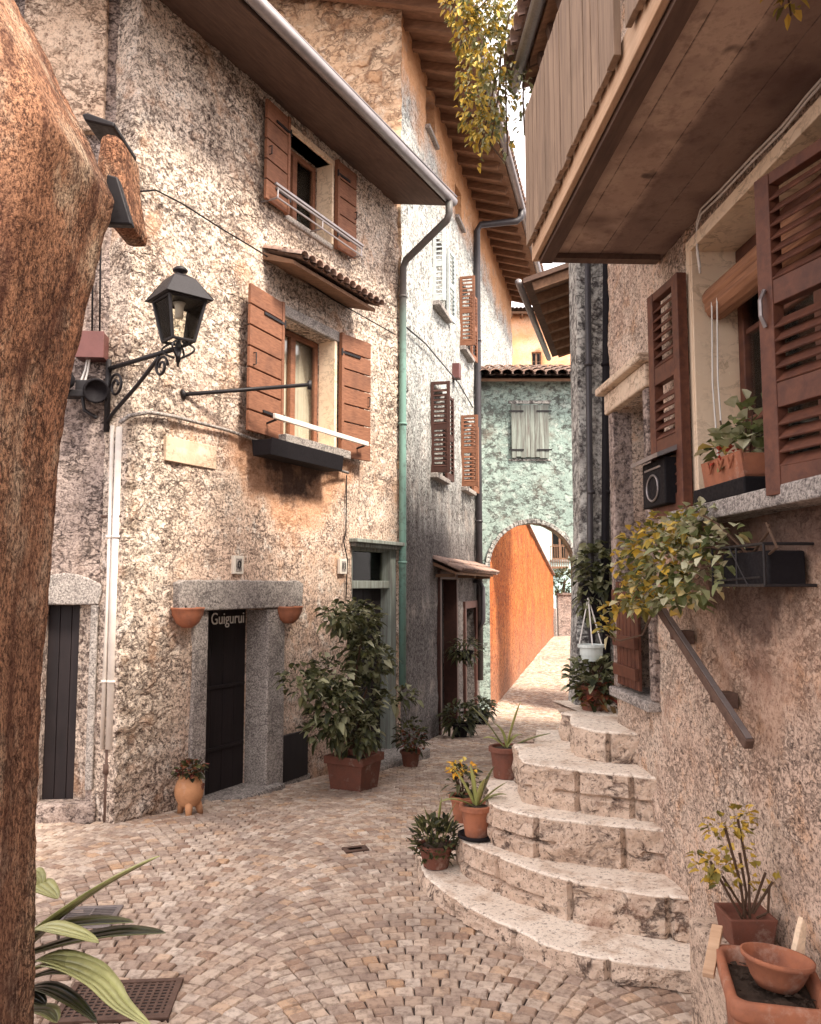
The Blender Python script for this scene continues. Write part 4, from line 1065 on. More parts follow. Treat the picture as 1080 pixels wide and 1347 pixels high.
# ================================================================== FAR RIGHT HOUSE (slate-grey, corner by the lane)
Y2 = 6.35
pc = D(764, 770, Y2); BF = Facade((pc.x, Y2), (1, 0))
def far_right():
    h = BF.hit
    t = fthing(BF, 'corner_house', 'narrow grey stone house corner between the arch and the stairs with two downpipes', 'house')
    def disp(s, z): return .03 * noi(s, z, 1.6, 5) + .014 * noi(s, z, 6, 2) + .01 * noi(s, z, 18, 2) + max(0, .14 - s) * .3
    wall('wall', BF, 0, 3.0, -.5, 5.75, [], MAT['far_r'], t, .045, .25, .2, disp)
    mb = MB(); k = .28; poly = [(.02, .1), (3.0, .1), (3.0 + k * 6.2, 6.2), (k * 6.2, 6.2)]; mb.prism(poly, -.9, 5.72, 'z'); mb.build('side_wall', MAT['far_r'], t)
    # foot of the corner, battered outward
    mb = MB(); vs = []
    for z, d in ((.7, .085), (1.1, .06), (1.6, .035), (2.4, .0)):
        vs += [(-d - .01, -.05 - d * .6, z), (.12, -.05 - d * .6, z), (.12, .2, z), (-d - .01, .2, z)]
    fs = [(q + 4 * j, (q + 1) % 4 + 4 * j, (q + 1) % 4 + 4 * j + 4, q + 4 * j + 4) for j in range(3) for q in range(4)]; mb.add(vs, fs)
    mb.build('corner_batter', MAT['far_r'], t, bevel=.012)
    # roof on the lane side
    d = Vector((k, 1)).normalized(); ang = math.atan2(d.y, d.x); mt = Matrix.Rotation(ang, 4, 'Z'); c = 1 / d.y
    x0, x1 = (9.3 - Y2) * c, (12.5 - Y2) * c
    mb = MB(); vs = [mt @ Vector(p) for p in ((x0, .82, 5.5), (x1, .82, 5.5), (x1, -2.6, 6.4), (x0, -2.6, 6.4), (x0, .82, 5.56), (x1, .82, 5.56), (x1, -2.6, 6.46), (x0, -2.6, 6.46))]
    mb.add(vs, [(0, 1, 2, 3), (4, 7, 6, 5), (0, 4, 5, 1), (1, 5, 6, 2), (2, 6, 7, 3), (3, 7, 4, 0)]); rf = mb.build('roof', MAT['eave'], t)
    for i in range(8):
        mb = MB(); x = x0 + .05 + i * .42; mb.box(x, x + .09, -.5, .75, -.11, -.004, None, mt @ Matrix.Translation((0, 0, 5.715)) @ Matrix.Rotation(-math.atan(.263), 4, 'X'))
        mb.build('rafter', MAT['rafter'], rf)
    mb = MB(); mb.tube([mt @ Vector((x0, .88, 5.52)), mt @ Vector((x1 + .05, .88, 5.5))], .042, 10); mb.build('gutter', MAT['gut'], t, smooth=True)
    for (px0, px1, r, m, y0, y1) in ((774, 777, .024, 'pipe', 345, 760), (801, 796, .03, 'blackplastic', 330, 760)):
        a = h(px0, y0, .1); b = h(px1, y1, .1)
        mb = MB(); mb.tube([(a[0], -.1, a[1] + .6), (b[0], -.1, b[1]), (b[0], -.1, 1.02)], r, 12)
        for z in (2.6, 3.6): mb.tube([((a[0] + b[0]) / 2, -.1, z), ((a[0] + b[0]) / 2, -.1, z + .025)], r + .008, 12)
        mb.build('downpipe', MAT[m], t, smooth=True)
far_right()

# ================================================================== RIGHT HOUSE with balcony
def right_house():
    h = RR.hit
    t = fthing(RR, 'balcony_house', 'pink roughcast house with a big louvre-shuttered window below a concrete balcony', 'house')
    sf = h(1008, 450, .14)[0]; hs = sf + .53
    wl = h(921, 500)[0]; z0 = h(1000, 655, 0)[1]; z1 = h(921, 322)[1]
    win = (wl, hs + .02, z0, z1)
    do = (h(816, 700)[0], h(857, 700)[0], h(830, 908)[1], h(843, 520)[1])
    def disp(s, z): return .018 * noi(s, z, 2.4, 2) + .012 * noi(s, z, 7, 8) + .007 * noi(s, z, 22, 4) + .004 * noi(s, z, 55, 1)
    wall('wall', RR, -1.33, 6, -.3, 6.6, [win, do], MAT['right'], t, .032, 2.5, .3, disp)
    # ---- big window
    dep = .24
    mb = MB(); mb.box(wl - .002, wl + .012, -.03, dep, z0, z1); mb.box(wl - .0, win[1] + .1, -.035, dep, z1 - .014, z1 + .05); mb.box(wl - .05, wl - .003, -.034, .02, z0, z1 + .05)
    mb.build('window_reveal', MAT['cream'], t, bevel=.004)
    window(t, wl + .015, win[1] - .005, z0 + .005, z1 - .016, dep - .05, MAT['mid'], .06, 2, 3, [(wl + .5, win[1] - .1)])
    mb = MB(); mb.box(wl - .1, win[1] + .1, -.15, .28, z0 - .075, z0); mb.build('window_sill', MAT['granite'], t, bevel=.008)
    # rolled bamboo blind
    zb = h(985, 375, -.1)[1]; mb = MB(); sa, sb = wl + .02, win[1] - .02
    mb.tube([(sa + .02, .08, zb), (sb, .08, zb)], .065, 14); mb.tube([(sa + .02, .06, zb + .04), (sb, .06, zb + .05)], .055, 12)
    for s in (sa + .12, sa + .45): mb.tube(arc((0.08, zb), .07, 0, 2 * PI, 12, y=s), .006, 5) if False else None
    bl = mb.build('blind', MAT['bamboo'], t)
    mb = MB()
    for s in (sa + .1, sa + .16): mb.tube([(s, .02, zb), (s, .01, zb - .4), (s + .01, .02, zb - .75)], .004, 5)
    mb.build('blind_cord', MAT['string'], bl)
    # shutters
    zt = h(1008, 233, .14)[1]; zbm = h(1012, 654, .14)[1]
    o = louvre(.545, zt - zbm, (.3, .62), .05, .05, .075).mirror().build('shutter', MAT['mid'], t, loc=(hs, -.01, zbm), rot=(0, 0, .25), bevel=.003)
    o['label'] = 'brown louvred shutter standing ajar'
    mb = MB(); mb.tube([(-.505, -.03, .62), (-.505, -.05, .66), (-.505, -.05, .72), (-.505, -.03, .76)], .008, 6); mb.build('latch', MAT['gut'], o)
    a = h(868, 530, .06)[0]; za = h(868, 389, .06)[1]; zc = h(872, 683, .06)[1]
    louvre(wl - a - .02, za - zc, (.3, .62), .05, .05, .07).mirror().build('shutter', MAT['mid'], t, loc=(wl - .02, -.07, zc), rot=(0, 0, .06), bevel=.003)
    # ---- doorway recess
    mb = MB(); mb.box(do[0], do[1], .27, .3, do[2], do[3]); mb.build('door', MAT['dark'], t)
    mb = MB()
    a0 = do[0] - .14; b0 = do[1] + .1
    mb.box(a0, b0, -.05, .1, do[3] + .003, do[3] + .14); mb.box(a0 - .04, b0 + .04, -.10, .1, do[3] + .14, do[3] + .19); mb.build('door_lintel', MAT['patch'], t, bevel=.012)
    mb = MB(); mb.box(do[1], do[1] + .08, -.035, .1, do[2], do[3]); mb.box(do[0] - .1, do[0], -.035, .1, do[2], do[3]); mb.build('door_jamb', MAT['neigh'], t, bevel=.01)
    ga, gb = h(812, 850, .03)[0], h(841, 850, .03)[0]; gz0, gz1 = h(830, 905, .03)[1], h(825, 765, .03)[1]
    mb = MB(); n = 6; w = (gb - ga) / n
    for i in range(n): mb.box(ga + w * i + .006, ga + w * (i + 1) - .006, -.035, -.015, gz0, gz1)
    for z in (gz0 + .06, (gz0 + gz1) / 2 - .08, gz1 - .12): mb.box(ga, gb, -.062, -.036, z, z + .07)
    mb.build('gate', MAT['mid'], t, bevel=.003)
    mb = MB(); mb.box(do[0] - .1, do[1] + .06, -.07, .3, do[2] - .06, do[2]); mb.build('door_sill', MAT['granite'], t, bevel=.01)
    s, z = h(863, 531, .02); mb = MB(); mb.box(s - .035, s + .035, -.02, .01, z - .06, z + .06); mb.build('tile_plaque', MAT['plate'], t, bevel=.003)
    mb = MB(); s, z = h(856, 577, .1); mb.tube([(s, 0, z), (s, -.08, z), (s + .05, -.1, z - .02)], .012, 6); mb.build('shutter_stay', MAT['iron'], t)
    # ---- balcony
    zs = 3.715; nb = .69
    mb = MB(); mb.box(-.3, 4.6, -nb, .02, zs, zs + .12); sl = mb.build('balcony', MAT['soffit'], t)
    mb = MB(); mb.box(-.31, 4.6, -nb - .03, -nb - .002, zs - .015, zs + .13); mb.box(-.33, -.302, -nb - .03, 0, zs - .01, zs + .12); 
    mb.build('fascia_board', MAT['palewood'], sl, bevel=.004)
    mb = MB(); mb.box(-.29, 4.6, -nb + .005, -nb + .075, zs - .035, zs - .002); mb.box(-.29, -.22, -nb + .08, -.03, zs - .03, zs - .002); mb.build('edge_beam', MAT['eave'], sl)
    mb = MB(); s = -.3; i = 0
    while s < 4.5:
        w = .094
        if i not in (16, ): mb.box(s, s + w, -nb - .062 - R.uniform(0, .006), -nb - .04, zs + .075 - R.uniform(0, .02), zs + .84 + R.uniform(-.012, .012))
        s += w + .011; i += 1
    for y in range(7): mb.box(-.362, -.34, -nb + .02 + y * .105, -nb + .02 + y * .105 + .094, zs + .09, zs + .84)
    rl = mb.build('balcony_railing', MAT['fence'], t, bevel=.003)
    mb = MB(); mb.box(-.36, 4.6, -nb - .05, -nb + .02, zs + .845, zs + .885); mb.box(-.33, 4.6, -nb - .038, -nb - .002, zs + .6, zs + .67)
    for k in range(5): mb.box(-.33 + k * 1.2, -.26 + k * 1.2, -nb - .002, -nb + .06, zs + .12, zs + .84)
    mb.build('handrail', MAT['fence'], rl)
    # ---- tiled roof over the street side
    ze, ne = 5.95, .40
    mb = MB(); mb.prism([(-ne, ze), (-ne, ze + .04), (2.6, ze + 1.0), (2.6, ze + .96)], -2.25, 6, 'x'); rf = mb.build('roof', MAT['rafter'], t)
    mb = MB(); tiles(mb, -2.3, 1.0, -ne - .08, ze + .1, 1.5, ze + .72, .09, 5); mb.build('roof_tiles', MAT['tile'], rf, smooth=True)
    for k in range(14):
        mb = MB(); mb.box(-2.2 + k * .32, -2.12 + k * .32, -ne + .03, 1.0, -.09, -.004, None, Matrix.Translation((0, 0, ze + ne * .3)) @ Matrix.Rotation(math.atan(.3), 4, 'X')); mb.build('rafter', MAT['eave'], rf)
    mb = MB()
    for k in range(6): mb.box(-2.2, 3, -ne + .1 + k * .11, -ne + .13 + k * .11, ze - .03 + k * .033, ze - .006 + k * .033)
    mb.build('roof_battens', MAT['eave'], rf)
    mb = MB(); mb.tube([(-2.3, -ne - .06, ze + .03), (5, -ne - .06, ze + .06)], .05, 10); mb.build('gutter', MAT['gut'], t, smooth=True)
right_house()
for k, lab in ((0, 'upper of two pale cables running under the balcony to the window corner'), (7, 'lower of two pale cables running under the balcony to the window corner')):
    cable('wall_cable', lab, [RR.W(x, y + k, .03) for x, y in ((1095, 88), (1062, 125), (1030, 165), (990, 205), (948, 250), (922, 275), (917, 292), (917, 325), (921, 352))], .006, MAT['white'])

# mailbox
sa, _ = RR.hit(840, 620, .17); sb, _ = RR.hit(869, 620, .17); zt = RR.hit(850, 608, .17)[1]; zb = RR.hit(850, 668, .17)[1]
t = thing('mailbox', 'black iron wall mailbox with a pale little roof beside the left louvred shutter', 'mailbox', RR.w((sa + sb) / 2, 0, zb), RR.ang)
w = (sb - sa) / 2; hh = zt - zb
mb = MB(); mb.box(-w, w, -.15, .02, 0, hh); mb.build('box', MAT['blackplastic'], t, bevel=.008)
mb = MB(); mb.prism([(-.2, hh - .01), (-.2, hh + .012), (.02, hh + .1), (.02, hh + .07)], -w - .04, w + .04, 'x'); mb.build('roof', MAT['gut'], t)
mb = MB(); ring = [(math.cos(a) * w * .5, -.155, hh * .4 + math.sin(a) * hh * .28) for a in [2 * PI * i / 24 for i in range(25)]]; mb.tube(ring, .006, 5); mb.box(-w * .7, w * .7, -.156, -.151, hh * .8, hh * .84)
mb.build('ornament', MAT['gut'], t)

# handrail of the stairs
a = RR.W(872, 806, .11); b = RR.W(986, 980, .11)
t = thing('stair_handrail', 'dark slanting handrail bar fixed to the pink roughcast wall above the steps', 'handrail', a)
d = (b - a); e = d.normalized(); sd = Vector((RR.n.x, RR.n.y, 0)); up = e.cross(sd).normalized()
def obar(mb, p, q, w, hgt):
    vs = []
    for c in (p, q):
        for (x, y) in ((-1, -1), (1, -1), (1, 1), (-1, 1)): vs.append(c + sd * x * w + up * y * hgt)
    mb.add(vs, [(3, 2, 1, 0), (4, 5, 6, 7), (0, 1, 5, 4), (1, 2, 6, 5), (2, 3, 7, 6), (3, 0, 4, 7)])
mb = MB(); obar(mb, -e * .06, d, .02, .022); mb.build('bar', MAT['rust'], t, bevel=.006)
mb = MB(); obar(mb, -e * .05 + up * .024, d * .99 + up * .024, .012, .003) if up.z > 0 else obar(mb, -e * .05 - up * .024, d * .99 - up * .024, .012, .003); mb.build('top_strip', MAT['gut'], t)
for f in (.12, .62):
    mb = MB(); c = d * f; mb.tube([c, c - Vector((0, 0, .06)), c - Vector((0, 0, .07)) - sd * .13], .012, 6); w0 = c - Vector((0, 0, .06)) - sd * .07; mb.box(w0.x - .03, w0.x + .03, w0.y - .05, w0.y + .05, w0.z - .03, w0.z + .035); mb.build('bracket', MAT['rust'], t, bevel=.004)

# ================================================================== STAIRS
def stairs():
    t = thing('stone_staircase', 'five curved worn stone steps fanning up to the doorway of the balcony house', 'stairs', (0.9, 4.9, 0))
    spec = [
        (-.1, .115, [(553, 1128), (552, 1140), (560, 1152), (583, 1173), (630, 1201), (674, 1221), (717, 1242), (770, 1256), (823, 1266), (880, 1273), (925, 1278)], [(.02, 5.85), (.5, 6.3)]),
        (.05, .33, [(601, 1086), (602, 1097), (612, 1107), (650, 1124), (700, 1144), (753, 1159), (800, 1168), (850, 1176), (925, 1184)], [(.30, 5.8), (.6, 6.3)]),
        (.30, .57, [(640, 1042), (640, 1052), (650, 1060), (700, 1073), (750, 1080), (800, 1085), (850, 1090), (897, 1094)], [(.50, 5.85), (.8, 6.3)]),
        (.54, .82, [(680, 985), (681, 996), (690, 1002), (720, 1007), (754, 1012), (800, 1017), (850, 1022), (885, 1025)], [(.69, 5.75), (.95, 6.3)]),
        (.79, 1.01, [(749, 940), (750, 951), (770, 958), (791, 962), (820, 964), (856, 965)], [(1.05, 5.9), (1.1, 6.5)])]
    for k, (zb, zt, px, bk) in enumerate(spec):
        P = [G(x, y, zt) for x, y in px]; P = [Vector((p.x, p.y)) for p in P]
        # smooth resample
        pts = []
        for i in range(len(P) - 1):
            a = P[max(0, i - 1)]; b = P[i]; c = P[i + 1]; d = P[min(len(P) - 1, i + 2)]
            n = max(2, int((c - b).length / .02))
            for j in range(n):
                u = j / n
                pts.append(.5 * ((2 * b) + (c - a) * u + (2 * a - 5 * b + 4 * c - d) * u * u + (3 * b - a - 3 * c + d) * u ** 3))
        pts.append(P[-1]); end = Vector((1.6, pts[-1].y - .02)); pts.append(end)
        full = [Vector(q) for q in bk[::-1]] + []
        fr = [Vector(bk[0]) + (pts[0] - Vector(bk[0])) * f for f in (0, .25, .5, .75)] + pts
        n = len(fr); H = 14; mb = MB(); vs = []
        cen = Vector((1.25, 5.7))
        def outn(i):
            a = fr[max(0, i - 1)]; b = fr[min(n - 1, i + 1)]; e = (b - a).normalized(); return Vector((e.y, -e.x))
        cum = 0; joint = []
        L = 0; nj = R.uniform(.2, .5)
        for i in range(n):
            if i: L += (fr[i] - fr[i - 1]).length
            cut = 0
            if L > nj: cut = 1; nj = L + R.uniform(.3, .6)
            joint.append(cut)
        zr = zt - .016
        for j in range(H + 1):
            for i in range(n):
                o = outn(i); p = fr[i]; f = j / H; z = zb + (zr - zb) * f
                ins = noise.noise(Vector((p.x * 5, p.y * 5, z * 9 + k * 7))) * .02 + noise.noise(Vector((p.x * 16, p.y * 16, z * 20 + k))) * .013 + noise.noise(Vector((p.x * 37, p.y * 37, z * 40 + k))) * .006 - .006
                ins -= (.035 if (j == 7 and k != 4 and noise.noise(Vector((p.x * 1.5, p.y * 1.5, k))) > -.1) else 0) + (.045 if joint[i] else 0) + .035 * max(0, .35 - f)
                vs.append((p.x + o.x * ins - .9, p.y + o.y * ins - 4.9, z))
        fs = [(j * n + i, j * n + i + 1, (j + 1) * n + i + 1, (j + 1) * n + i) for j in range(H) for i in range(n - 1)]
        c0 = len(vs); vs.append((.7, bk[1][1] - 4.9, zr)); vs.append((bk[1][0] - .9, bk[1][1] - 4.9, zr))
        fs += [tuple([H * n + i for i in range(n)] + [c0, c0 + 1])]
        mb.add(vs, fs, .5); so = mb.build('step', MAT['riser'], t, smooth=False)
        mb = MB(); vs = []
        lv = [(-.012, zr), (-.010, zr + .004), (-.009, zt - .008), (-.014, zt - .003), (-.024, zt), (-.06, zt + .001), (-.16, zt)]
        for q, (ins0, z) in enumerate(lv):
            for i in range(n):
                o = outn(i); p = fr[i]; ch = noise.noise(Vector((p.x * 7, p.y * 7, k))) * .010 + noise.noise(Vector((p.x * 23, p.y * 23, k + 3))) * .007
                if q > 4: ch = 0
                if joint[i] and q < 5: ch -= .014
                dz = .004 * noise.noise(Vector((p.x * 6, p.y * 6, k + 9))) if q > 1 else 0
                chip = .02 * max(0, noise.noise(Vector((p.x * 4.2, p.y * 4.2, k + 5))) - .25) if 1 < q < 5 else 0
                vs.append((p.x + o.x * (ins0 + ch - chip) - .9, p.y + o.y * (ins0 + ch - chip) - 4.9, z + dz - chip * .8))
        m_ = len(lv); fs = [(j * n + i, j * n + i + 1, (j + 1) * n + i + 1, (j + 1) * n + i) for j in range(m_ - 1) for i in range(n - 1)]
        c0 = len(vs); vs.append((.7, bk[1][1] - 4.9, zt)); vs.append((bk[1][0] - .9, bk[1][1] - 4.9, zt)); vs.append((.7, bk[1][1] - 4.9, zr)); vs.append((bk[1][0] - .9, bk[1][1] - 4.9, zr))
        fs += [tuple([(m_ - 1) * n + i for i in range(n)] + [c0, c0 + 1])]
        mb.add(vs, fs, .5); mb.build('tread', MAT['step'], so, smooth=False)
stairs()

# ================================================================== POTS AND PLANTS
def spine(mb, pts, W, rnd, fold=.2, prof=None, up=(0, 0, 1)):
    """broad leaf along a given midrib"""
    P = [Vector(p) for p in pts]; Q = []
    for i in range(len(P) - 1):
        a = P[max(0, i - 1)]; b = P[i]; c = P[i + 1]; d = P[min(len(P) - 1, i + 2)]
        for j in range(5):
            u = j / 5; Q.append(.5 * ((2 * b) + (c - a) * u + (2 * a - 5 * b + 4 * c - d) * u * u + (3 * b - a - 3 * c + d) * u ** 3))
    Q.append(P[-1]); n = len(Q); vs = []; up = Vector(up)
    for i, q in enumerate(Q):
        t = i / (n - 1); w = W * (prof(t) if prof else (math.sin(PI * (.12 + .88 * t) ** .9)) ** .8) * .5
        d = (Q[min(n - 1, i + 1)] - Q[max(0, i - 1)]).normalized(); s = d.cross(up).normalized(); nn = s.cross(d)
        vs += [q + s * w + nn * w * fold, q + s * w * .5 + nn * w * fold * .3, q, q - s * w * .5 + nn * w * fold * .3, q - s * w + nn * w * fold]
    for k in range(4):     # pale margins on a darker blade
        rr = min(1, max(0, rnd + (.30 if k in (0, 3) else -.12) * (1 if k != 3 else .6)))
        mb.add(vs, [(i * 5 + k, i * 5 + k + 1, i * 5 + k + 6, i * 5 + k + 5) for i in range(n - 1)], rr)

def potted(name, label, cat, loc, r, h, mat='terra', group=None, taper=.72, rz=0):
    t = thing(name, label, cat, loc, rz, group)
    pot(r, h, taper).build('pot', MAT[mat], t, smooth=False, bevel=0)
    soil(r * .87, h * .91).build('soil', MAT['soil'], t, smooth=True)
    return t
def agave(t, z, n, L, W, el=(.5, 1.3), droop=(.2, 1.0), mat='agave'):
    mb = MB()
    for i in range(n):
        a = i * 2.4 + R.uniform(-.2, .2); e = R.uniform(*el)
        d = Vector((math.cos(a) * math.cos(e), math.sin(a) * math.cos(e), math.sin(e)))
        mb.strap(Vector((d.x * .012, d.y * .012, z)), d, L * R.uniform(.7, 1.1), W, R.uniform(*droop), R.random())
    return mb.build('leaves', MAT[mat], t, smooth=True, sol=.003)

# --- on the stairs
p = G(627, 1101, .335)
t = potted('potted_agave', 'terracotta pot of upright striped agave standing on the second step', 'potted plant', p, .098, .2)
mb = MB(); mb.lathe([(.1, 0), (.118, .004), (.118, .024), (.11, .024), (.1, .012)], seg=24); mb.build('saucer', MAT['blackplastic'], t, smooth=True)
mb = MB(); z = .18
for (dx, dz, L, dr) in ((-.1, .22, .3, .2), (-.03, .28, .28, .1), (.08, .26, .32, .15), (.16, .2, .26, .3), (-.17, .12, .28, .9), (.03, .2, .24, .4), (-.06, .17, .2, .6), (.12, .1, .2, .9)):
    mb.strap((dx * .1, R.uniform(-.03, .03), z), (dx, R.uniform(-.12, .02), dz), L, .042, dr, R.random())
mb.build('leaves', MAT['agave'], t, smooth=True, sol=.003)
p = G(611, 1086, .335); p.z = .33
t = potted('potted_flower', 'small terracotta pot with yellow flowers behind the striped agave pot', 'potted plant', p + Vector((0, .12, 0)), .085, .17)
mb = MB(); cloud(mb, (0, 0, .26), (.1, .1, .1), 70, .07); mb.build('foliage', MAT['leaf_d'], t)
mb = MB(); cloud(mb, (-.01, -.03, .35), (.1, .08, .05), 60, .042, .03); mb.build('flower', MAT['flower'], t)
mb = MB()
for i in range(7): mb.tube([(0, 0, .15), (R.uniform(-.08, .08), R.uniform(-.06, .06), .34)], .004, 5)
mb.build('stem', MAT['stem'], t)
p = G(666, 1022, .575)
t = potted('potted_agave', 'brown square pot with a long-leaved agave beside the fourth step', 'potted plant', p, .11, .21, 'terra_d', None, .8)
mb = MB(); z = .2
for (dx, dz, L, dr) in ((.08, .3, .34, .05), (-.16, .24, .36, .25), (.3, .14, .3, .2), (.16, .06, .18, .9), (-.1, .1, .17, 1.2), (-.02, .14, .2, 1.0), (.06, .1, .16, 1.3)):
    mb.strap((dx * .1, R.uniform(-.02, .02), z), (dx, R.uniform(-.1, .03), dz), L, .05, dr, R.random())
mb.build('leaves', MAT['agave'], t, smooth=True, sol=.003)
p = G(574, 1145, .12)
t = potted('potted_succulent', 'dark bushy succulent with thin spikes at the left end of the bottom step', 'potted plant', p + Vector((0, .08, 0)), .11, .14, 'terra_d')
mb = MB(); cloud(mb, (0, -.01, .17), (.16, .13, .14), 330, .065, .03, .5, .1); mb.build('foliage', MAT['leaf_d'], t)
mb = MB()
for (dx, L) in ((-.12, .2), (-.05, .24), (.02, .3), (.08, .27), (-.09, .17), (.1, .18)): mb.strap((dx * .5, R.uniform(-.06, .02), .16), (dx, -.05, .3), L, .022, .25, R.uniform(.2, .8))
mb.build('leaves', MAT['agave'], t, smooth=True, sol=.002)
# --- top step, corner of the grey house
p = Vector((1.32, 6.02, 1.01))
t = potted('potted_shrub', 'leafy potted shrub on the top step under the white hanging pot', 'potted plant', p, .11, .18, 'terra_d')
mb = MB(); cloud(mb, (0, -.02, .22), (.17, .12, .17), 260, .085, .06); mb.build('foliage', MAT['leaf'], t)
mb = MB(); cloud(mb, (.03, -.1, .1), (.15, .07, .1), 90, .07, .05); mb.build('red_foliage', MAT['leaf_r'], t)
mb = MB()
for i in range(6): mb.tube([(0, 0, .15), (R.uniform(-.1, .1), R.uniform(-.06, .06), .34)], .005, 5)
mb.build('stem', MAT['stem'], t)
p = D(787, 785, 6.2)
t = thing('wall_planter', 'dark wall planter with trailing green leaves above the white hanging pot', 'wall planter', (p.x, 6.26, p.z - .2))
mb = MB(); mb.prism([(-.09, 0), (.09, 0), (.13, .3), (-.13, .3)], -.1, .08, 'y'); mb.build('planter', MAT['blackplastic'], t, bevel=.01)
mb = MB(); cloud(mb, (0, -.06, .42), (.17, .12, .2), 240, .085, .065, .2, .4); cloud(mb, (-.07, -.08, .17), (.08, .06, .15), 60, .07, .05, -.2, .5); mb.build('foliage', MAT['leaf'], t)
c = D(778, 869, 6.0)
t = thing('hanging_pot', 'white pot hanging on three white cords at the corner of the grey house', 'hanging pot', c)
k = 6.0 / FPX; hk = Vector((2 * k, .12, 82 * k)); zr = 21 * k
mb = MB(); mb.lathe([(.07, 0), (.083, .1), (.088, zr - .02), (.098, zr - .02), (.098, zr), (.085, zr), (.08, .04), (0, .04)], seg=24); mb.build('pot', MAT['whitepl'], t, smooth=False)
mb = MB()
for a in (.4, 2.5, 4.6): mb.tube([hk, (.094 * math.cos(a), .094 * math.sin(a), zr - .01)], .005, 5)
mb.build('cord', MAT['string'], t)
mb = MB(); mb.tube([hk + Vector((0, .16, .03)), hk + Vector((0, .02, .03)), hk + Vector((0, -.02, .0)), hk], .009, 6); mb.lathe([(0, -.02), (.022, 0), (0, .02)], hk + Vector((0, 0, .012)), 10); mb.build('hook', MAT['iron'], t)

# --- big shrub by the second door
c = M.w(M.hit(466, 1028, .7)[0], .62, 0); pz = gz(c.y)
q = M.W(466, 1028, .75); 
t = thing('potted_shrub', 'large broad-leaved shrub in a square terracotta planter before the transom door', 'potted plant', (q.x, q.y, -.27), M.ang)
mb = MB(); H = .42; a, b = .17, .215
mb.add([(-a, -a, 0), (a, -a, 0), (a, a, 0), (-a, a, 0), (-b, -b, H), (b, -b, H), (b, b, H), (-b, b, H), (-b + .04, -b + .04, H), (b - .04, -b + .04, H), (b - .04, b - .04, H), (-b + .04, b - .04, H), (-b + .06, -b + .06, H - .08), (b - .06, -b + .06, H - .08), (b - .06, b - .06, H - .08), (-b + .06, b - .06, H - .08)],
       [(3, 2, 1, 0)] + [(i + k, (i + 1) % 4 + k, (i + 1) % 4 + 4 + k, i + 4 + k) for k in (0, 4, 8) for i in range(4)])
for (x0, x1, y0, y1) in ((-b - .015, b + .015, -b - .015, -b + .001), (-b - .015, b + .015, b - .001, b + .015), (-b - .015, -b + .001, -b, b), (b - .001, b + .015, -b, b)): mb.box(x0, x1, y0, y1, H - .07, H + .01)
mb.build('planter', MAT['terra_d'], t, bevel=.006)
mb = MB(); mb.box(-b + .06, b - .06, -b + .06, b - .06, H - .1, H - .05); mb.build('soil', MAT['soil'], t)
mb = MB()
def lc(px, py, rx, rz, n, L=.115, ry=.24):
    s_, z_ = M.hit(px, py, .75); s_ -= M.hit(466, 1028, .75)[0]
    cloud(mb, (s_, R.uniform(-.1, .1), z_ + .27), (rx * .62, ry, rz), int(n * 1.7), L, L * .62, .25, .45)
lc(478, 815, .40, .2, 150); lc(448, 808, .28, .12, 60); lc(497, 868, .42, .2, 150); lc(470, 845, .3, .25, 80); lc(428, 925, .38, .28, 220); lc(455, 960, .36, .2, 130); lc(480, 920, .35, .28, 140); lc(405, 895, .14, .16, 50); lc(520, 915, .3, .12, 50); lc(445, 890, .3, .2, 80); lc(432, 965, .2, .1, 40)
mb.build('foliage', MAT['leaf'], t)
mb = MB()
for (px, py, px2, py2) in ((465, 985, 480, 815), (462, 985, 440, 900), (468, 985, 500, 865), (466, 985, 425, 930), (468, 985, 505, 915)):
    a = M.hit(px, py, .75); b = M.hit(px2, py2, .75); o = M.hit(466, 1028, .75)[0]
    mb.tube([(a[0] - o, 0, a[1] + .27), ((a[0] * .6 + b[0] * .4) - o, .05, a[1] * .5 + b[1] * .5 + .27), (b[0] - o, 0, b[1] + .27)], [.018, .013, .006], 6)
mb.build('stem', MAT['stem'], t)
# dark pots right of it
q = M.W(540, 984, .55)
t = potted('potted_shrub', 'shaded pot with reddish foliage on the step foot below the green downpipe', 'potted plant', (q.x, q.y, gz(q.y)), .12, .2, 'terra_d')
mb = MB(); cloud(mb, (0, 0, .38), (.2, .18, .22), 190, .09, .05); mb.build('foliage', MAT['leaf_d'], t)
mb = MB(); cloud(mb, (.03, -.1, .34), (.16, .12, .14), 80, .06, .04); mb.build('red_foliage', MAT['leaf_r'], t)
for (px, py, lab, r, sc, n) in ((606, 960, 'dark fern-like potted plant below the tiled door canopy', .13, .26, 170), (632, 950, 'low black pot with dark spreading leaves at the foot of the lane wall', .17, .2, 120)):
    q = S.W(px, py, .4); q.z = gz(q.y)
    t = potted('potted_shrub', lab, 'potted plant', q, r, .2, 'blackplastic')
    mb = MB(); cloud(mb, (0, 0, .2 + sc * .5), (sc, sc * .7, sc * .75), n, .2, .07, .2, .5); mb.build('foliage', MAT['leaf_d'], t)
q = S.W(612, 860, .25)
t = thing('wall_planter', 'dark hanging plant on the door post under the tiled door canopy', 'wall planter', q, S.ang)
mb = MB(); mb.lathe([(.1, -.1), (.15, .05), (.16, .05), (.13, .0), (0, 0)], seg=16); mb.tube([(0, .24, .02), (0, 0, -.06)], .012, 5); mb.build('pot', MAT['blackplastic'], t, smooth=True)
mb = MB(); cloud(mb, (0, 0, .1), (.32, .25, .22), 190, .13, .05, .1, .5); mb.build('foliage', MAT['leaf_d'], t)

